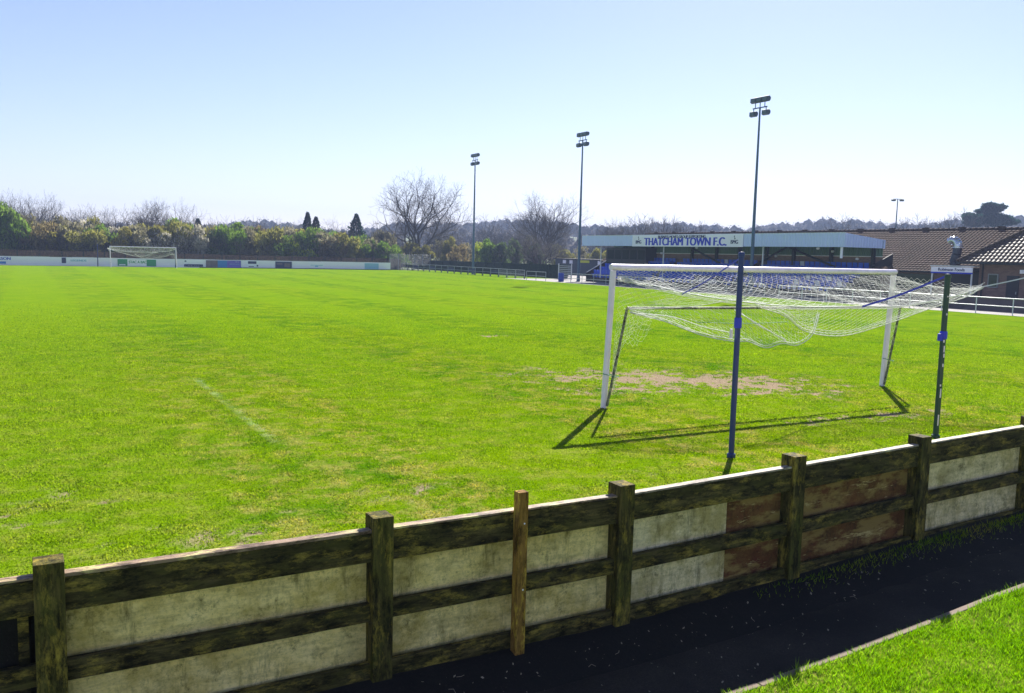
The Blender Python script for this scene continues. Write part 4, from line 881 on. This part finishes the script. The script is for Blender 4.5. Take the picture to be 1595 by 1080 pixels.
for v, x, y, D, lab, wf_ in ((3, 768, 334, 215, 'bare tree on the wooded slope between the two left floodlights', 1.), (2, 800, 342, 205, 'lower bare tree on the wooded slope left of the second largest bare tree', 1.1), (2, 692, 342, 190, 'bare tree half hidden right of the largest bare tree', 1.2),
    (2, 940, 340, 190, 'bare tree over the grandstand roof, first right of the second mast', .95), (1, 968, 345, 200, 'small bare tree over the grandstand roof, second right of the second mast', 1.), (2, 990, 333, 180, 'tallest bare tree standing over the grandstand sign', 1.05), (3, 1028, 338, 185, 'broad bare tree over the grandstand sign, right of the tallest', .8), (2, 1050, 335, 182, 'upright bare tree over the sign\'s capital letters', .95), (3, 1078, 346, 190, 'low bare tree over the sign\'s right half', .9), (2, 1103, 346, 188, 'last bare tree over the right end of the sign', 1.),
    (2, 1303, 334, 240, 'bare tree on the skyline left of the distant two-lamp mast', 1.1), (3, 1330, 340, 250, 'darker low bare tree left of the distant two-lamp mast', 1.), (1, 1432, 335, 240, 'bare tree on the skyline right of the distant two-lamp mast', 1.1), (3, 1480, 341, 250, 'low bare tree left of the big dark cedar', 1.2), (4, 1505, 325, 235, 'thin bare tree touching the left of the cedar', .9)):
    place_bare(5 if v in (1, 4) or x in (990, 1050) else 6, x, y-3, D, lab, wf_*.95, byY=False)
# leafy shrubs
def shrub_meshes(seed, n_=2600, lobes=15, size=.15, dens=1.):
    rg = np.random.default_rng(seed); Cc = []
    for i in range(lobes):
        a = rg.uniform(0, 6.28); q = rg.uniform(.1, .75); Cc.append((math.cos(a)*q, math.sin(a)*q, rg.uniform(.2, .80)*(1-.25*q*q), rg.uniform(.20, .34)))
    Cc.append((0, 0, .35, .5)); Cc = np.array(Cc)
    i = rg.integers(0, len(Cc), n_); d = rg.normal(0, 1, (n_, 3)); d /= np.linalg.norm(d, axis=1, keepdims=True)
    P_ = Cc[i, :3]+d*(Cc[i, 3]*rg.uniform(.35, 1.05, n_)**.6)[:, None]*np.array([1.1, 1.1, .6]); P_[:, 2] = np.clip(P_[:, 2], .02, 1.1)
    s_ = size/4.0; e1 = rg.normal(0, s_*.6, (n_, 3)); e2 = rg.normal(0, s_*.6, (n_, 3))
    V = np.stack([P_-e1, P_+e2, P_+e1, P_-e2], 1).reshape(-1, 3); cr = MB().add(V, np.arange(len(V)).reshape(-1, 4)).mesh('crown', LEAF['green'])
    segs = []
    for k_ in range(9):
        a = rg.uniform(0, 6.28); b = np.array([math.cos(a)*.12, math.sin(a)*.12, -.05]); dd = np.array([math.cos(a)*rg.uniform(.1, .8), math.sin(a)*rg.uniform(.1, .8), 1.]); dd /= np.linalg.norm(dd)
        branch(segs, b, dd, rg.uniform(.34, .5), .012, 3, rg, .1, 2, .25, .0025)
    A = np.array([q[0] for q in segs]); B = np.array([q[1] for q in segs]); k2 = (B[:, 2] < 1.15) & (np.hypot(B[:, 0], B[:, 1]) < 1.1)
    st_ = MB().tubes(A[k2], B[k2], np.array([q[2] for q in segs])[k2], np.array([q[3] for q in segs])[k2], 3).mesh('stems', M['twig'])
    return cr, st_
SH = [shrub_meshes(100+i, n_) for i, n_ in enumerate((4600, 3900, 3200, 2600))]
SPARSE = [shrub_meshes(200+i, 1300) for i in range(3)]
LOOK = dict(olive='olive-green', green='fresh green', dark='dark green', brown='brownish', russet='russet-brown', yellow='bright yellow-green', gold='golden-yellow', blossom='white-blossomed', grey='grey-brown')
def place_shrub(x, y, H, Wd, look, label, group, sparse=False):
    cr, sm = random.choice(SPARSE if sparse else SH)
    t = thing('shrub', label, 'shrub', (x, y, 0), random.uniform(0, 6.28), group); t.scale = (Wd/1.75, Wd/1.75, H)
    o = bpy.data.objects.new('crown', cr); C.objects.link(o); o.parent = t; o.material_slots[0].link = 'OBJECT'; o.material_slots[0].material = LEAF[look]
    o = bpy.data.objects.new('stems', sm); C.objects.link(o); o.parent = t
    return t
ORD = 'first second third fourth fifth sixth seventh eighth ninth tenth eleventh twelfth thirteenth fourteenth fifteenth sixteenth seventeenth eighteenth nineteenth twentieth'.split()
def ordn(i): return ORD[i] if i < 20 else 'twenty-'+ORD[i-20] if i < 29 else ('thirtieth' if i == 29 else 'thirty-'+ORD[i-30])
FRONT = [(-12, 'green', 312), (6, 'green', 314), (24, 'dark', 345), (38, 'olive', 339), (58, 'brown', 338), (76, 'gold', 350), (92, 'olive', 345), (108, 'grey', 338), (124, 'olive', 350), (140, 'olive', 352), (156, 'green', 344), (170, 'dark', 358), (192, 'gold', 350), (212, 'grey', 345), (228, 'blossom', 352), (246, 'gold', 345), (262, 'olive', 337), (282, 'blossom', 349), (302, 'blossom', 346), (322, 'olive', 352), (340, 'dark', 353), (362, 'green', 344),
         (386, 'grey', 347), (408, 'olive', 350), (430, 'olive', 347), (446, 'green', 362), (456, 'yellow', 374), (478, 'green', 350), (500, 'grey', 356), (518, 'brown', 366), (538, 'olive', 360), (558, 'green', 364), (578, 'grey', 366), (596, 'green', 372)]
for i, (px, look, yt) in enumerate(FRONT):
    p = at_y(px, yt, 113+random.uniform(-1, 1)); place_shrub(p[0], p[1], p[2]*1.02, random.uniform(4.6, 6.4), look, f'{LOOK[look]} shrub, {ordn(i)} from the left just behind the brown fence', 'shrubs of the hedge behind the brown fence')
BACK = [(-5, 'green', 303), (20, 'olive', 325), (48, 'grey', 326), (82, 'grey', 330), (115, 'blossom', 334), (148, 'olive', 330), (178, 'blossom', 347), (205, 'grey', 345), (236, 'olive', 341), (268, 'green', 334), (300, 'grey', 342), (335, 'olive', 345), (372, 'green', 341), (400, 'brown', 345), (435, 'grey', 345), (470, 'olive', 350), (498, 'green', 347), (530, 'gold', 356), (565, 'green', 360), (595, 'grey', 352)]
for i, (px, look, yt) in enumerate(BACK):
    p = at_y(px, yt, 120+random.uniform(-1.5, 1.5)); place_shrub(p[0], p[1], p[2], random.uniform(5.8, 7.6), look, f'taller {LOOK[look]} bush, {ordn(i)} from the left in the rear of the hedge', 'taller bushes at the rear of the hedge')
RIGHT = [(622, 'green', 384, 116), (640, 'olive', 372, 122), (662, 'olive', 378, 118), (684, 'grey', 370, 124), (700, 'olive', 364, 118), (716, 'brown', 376, 112), (730, 'grey', 372, 120), (748, 'yellow', 372, 117), (764, 'green', 368, 112), (782, 'dark', 372, 110), (800, 'dark', 366, 116), (820, 'grey', 360, 122), (838, 'dark', 376, 112), (862, 'grey', 376, 118), (880, 'olive', 384, 112), (905, 'grey', 380, 112), (930, 'olive', 382, 110), (955, 'grey', 386, 112), (720, 'blossom', 380, 124), (610, 'blossom', 382, 126)]
for i, (px, look, yt, Y) in enumerate(sorted(RIGHT)):
    p = at_y(px, yt, Y); place_shrub(p[0], p[1], p[2], random.uniform(3.4, 4.6), look, f'{LOOK[look]} loose bush, {ordn(i)} from the left behind the dark timber fence', 'loose bushes behind the dark timber fence', sparse=look in ('grey', 'brown'))
# conifers
def conifer(px, yt, D, label, ybase, wid, rg):
    p = at_r(px, yt, D); H = p[2]; t = thing('conifer', label, 'tree', (p[0], p[1], 0), 0, 'dark conifers beyond the hedge')
    MB().tubes([(0, 0, 0)], [(0, 0, H*.95)], .22, .03, 8).build('trunk', M['bark'], t)
    n_ = 5200; z = rg.uniform(.12, 1, n_)**.85; tier = .82+.28*((z*14) % 1); a = rg.uniform(0, 6.28, n_); r_ = (1-z)**.8*wid*tier*(1+.28*np.sin(a*3+z*23)+.2*np.sin(a*5-z*41))*rg.uniform(.25, 1, n_)**.45*.85+.05
    P_ = np.stack([r_*np.cos(a), r_*np.sin(a), z*H-.12*r_], 1); e1 = np.stack([np.cos(a), np.sin(a), rg.normal(-.3, .3, n_)], 1)*.22; e2 = rg.normal(0, .09, (n_, 3))
    V = np.stack([P_-e2, P_+e1, P_+e2], 1).reshape(-1, 3); MB().add(V, np.arange(len(V)).reshape(-1, 3)).build('crown', LEAF['conifer'], t)
rg = np.random.default_rng(5)
conifer(555, 334, 152, 'dark blue-green conifer standing alone behind the hedge', 0, 3.3, rg)
conifer(479, 331, 155, 'left and taller of the small twin conifers behind the hedge', 0, 2.2, rg)
conifer(492, 338, 157, 'right and lower of the small twin conifers behind the hedge', 0, 2.5, rg)
conifer(308, 341, 155, 'tiny conifer tip above the white-blossomed shrubs', 0, 2.2, rg)
# cedar on the skyline
p = at_r(1542, 315, 240); t = thing('cedar', 'big flat-topped dark cedar on the skyline above the clubhouse roof', 'tree', (p[0], p[1], 0)); H = p[2]
MB().tubes([(0, 0, 0), (0, 0, H*.55), (0, 0, H*.6)], [(0, 0, H*.6), (-2.2, 0, H*.85), (2, 1, H*.88)], [.6, .3, .3], [.4, .15, .15], 8).build('trunk', M['bark'], t)
m = MB()
for k_ in range(34):
    a = rg.uniform(0, 6.28); q = rg.uniform(.1, 5.2); c0 = np.array([q*math.cos(a), q*math.sin(a), H*(.74+.235*rg.uniform(0, 1)*(1-(q/7.4)**2))-.1*q]); n_ = 520
    d = rg.normal(0, 1, (n_, 3)); d /= np.linalg.norm(d, axis=1, keepdims=True); P_ = c0+d*rg.uniform(.4, 1, (n_, 1))*np.array([1.7, 1.7, .62]); e1 = rg.normal(0, .22, (n_, 3)); e2 = rg.normal(0, .22, (n_, 3))
    m.add(np.stack([P_-e1, P_+e2, P_+e1], 1).reshape(-1, 3), np.arange(n_*3).reshape(-1, 3))
m.build('crown', LEAF['conifer'], t)

# ------------------------------------------------------------------ haze
hz = MB().bb(-600, 1500, -60, 1500, -1.5, 72).build('haze', None)
hz.data.materials.clear(); hm_ = bpy.data.materials.new('haze'); hm_.use_nodes = True; nt = hm_.node_tree; nt.nodes.remove(nt.nodes['Principled BSDF'])
pv = nt.nodes.new('ShaderNodeVolumePrincipled'); pv.inputs['Color'].default_value = (.50, .63, .95, 1); pv.inputs['Density'].default_value = .0006; pv.inputs['Anisotropy'].default_value = .0; nt.links.new(pv.outputs[0], nt.nodes['Material Output'].inputs['Volume'])
hz.data.materials.append(hm_); tag(hz, 'thin pale blue haze filling the air over the whole ground', 'haze', kind='stuff')
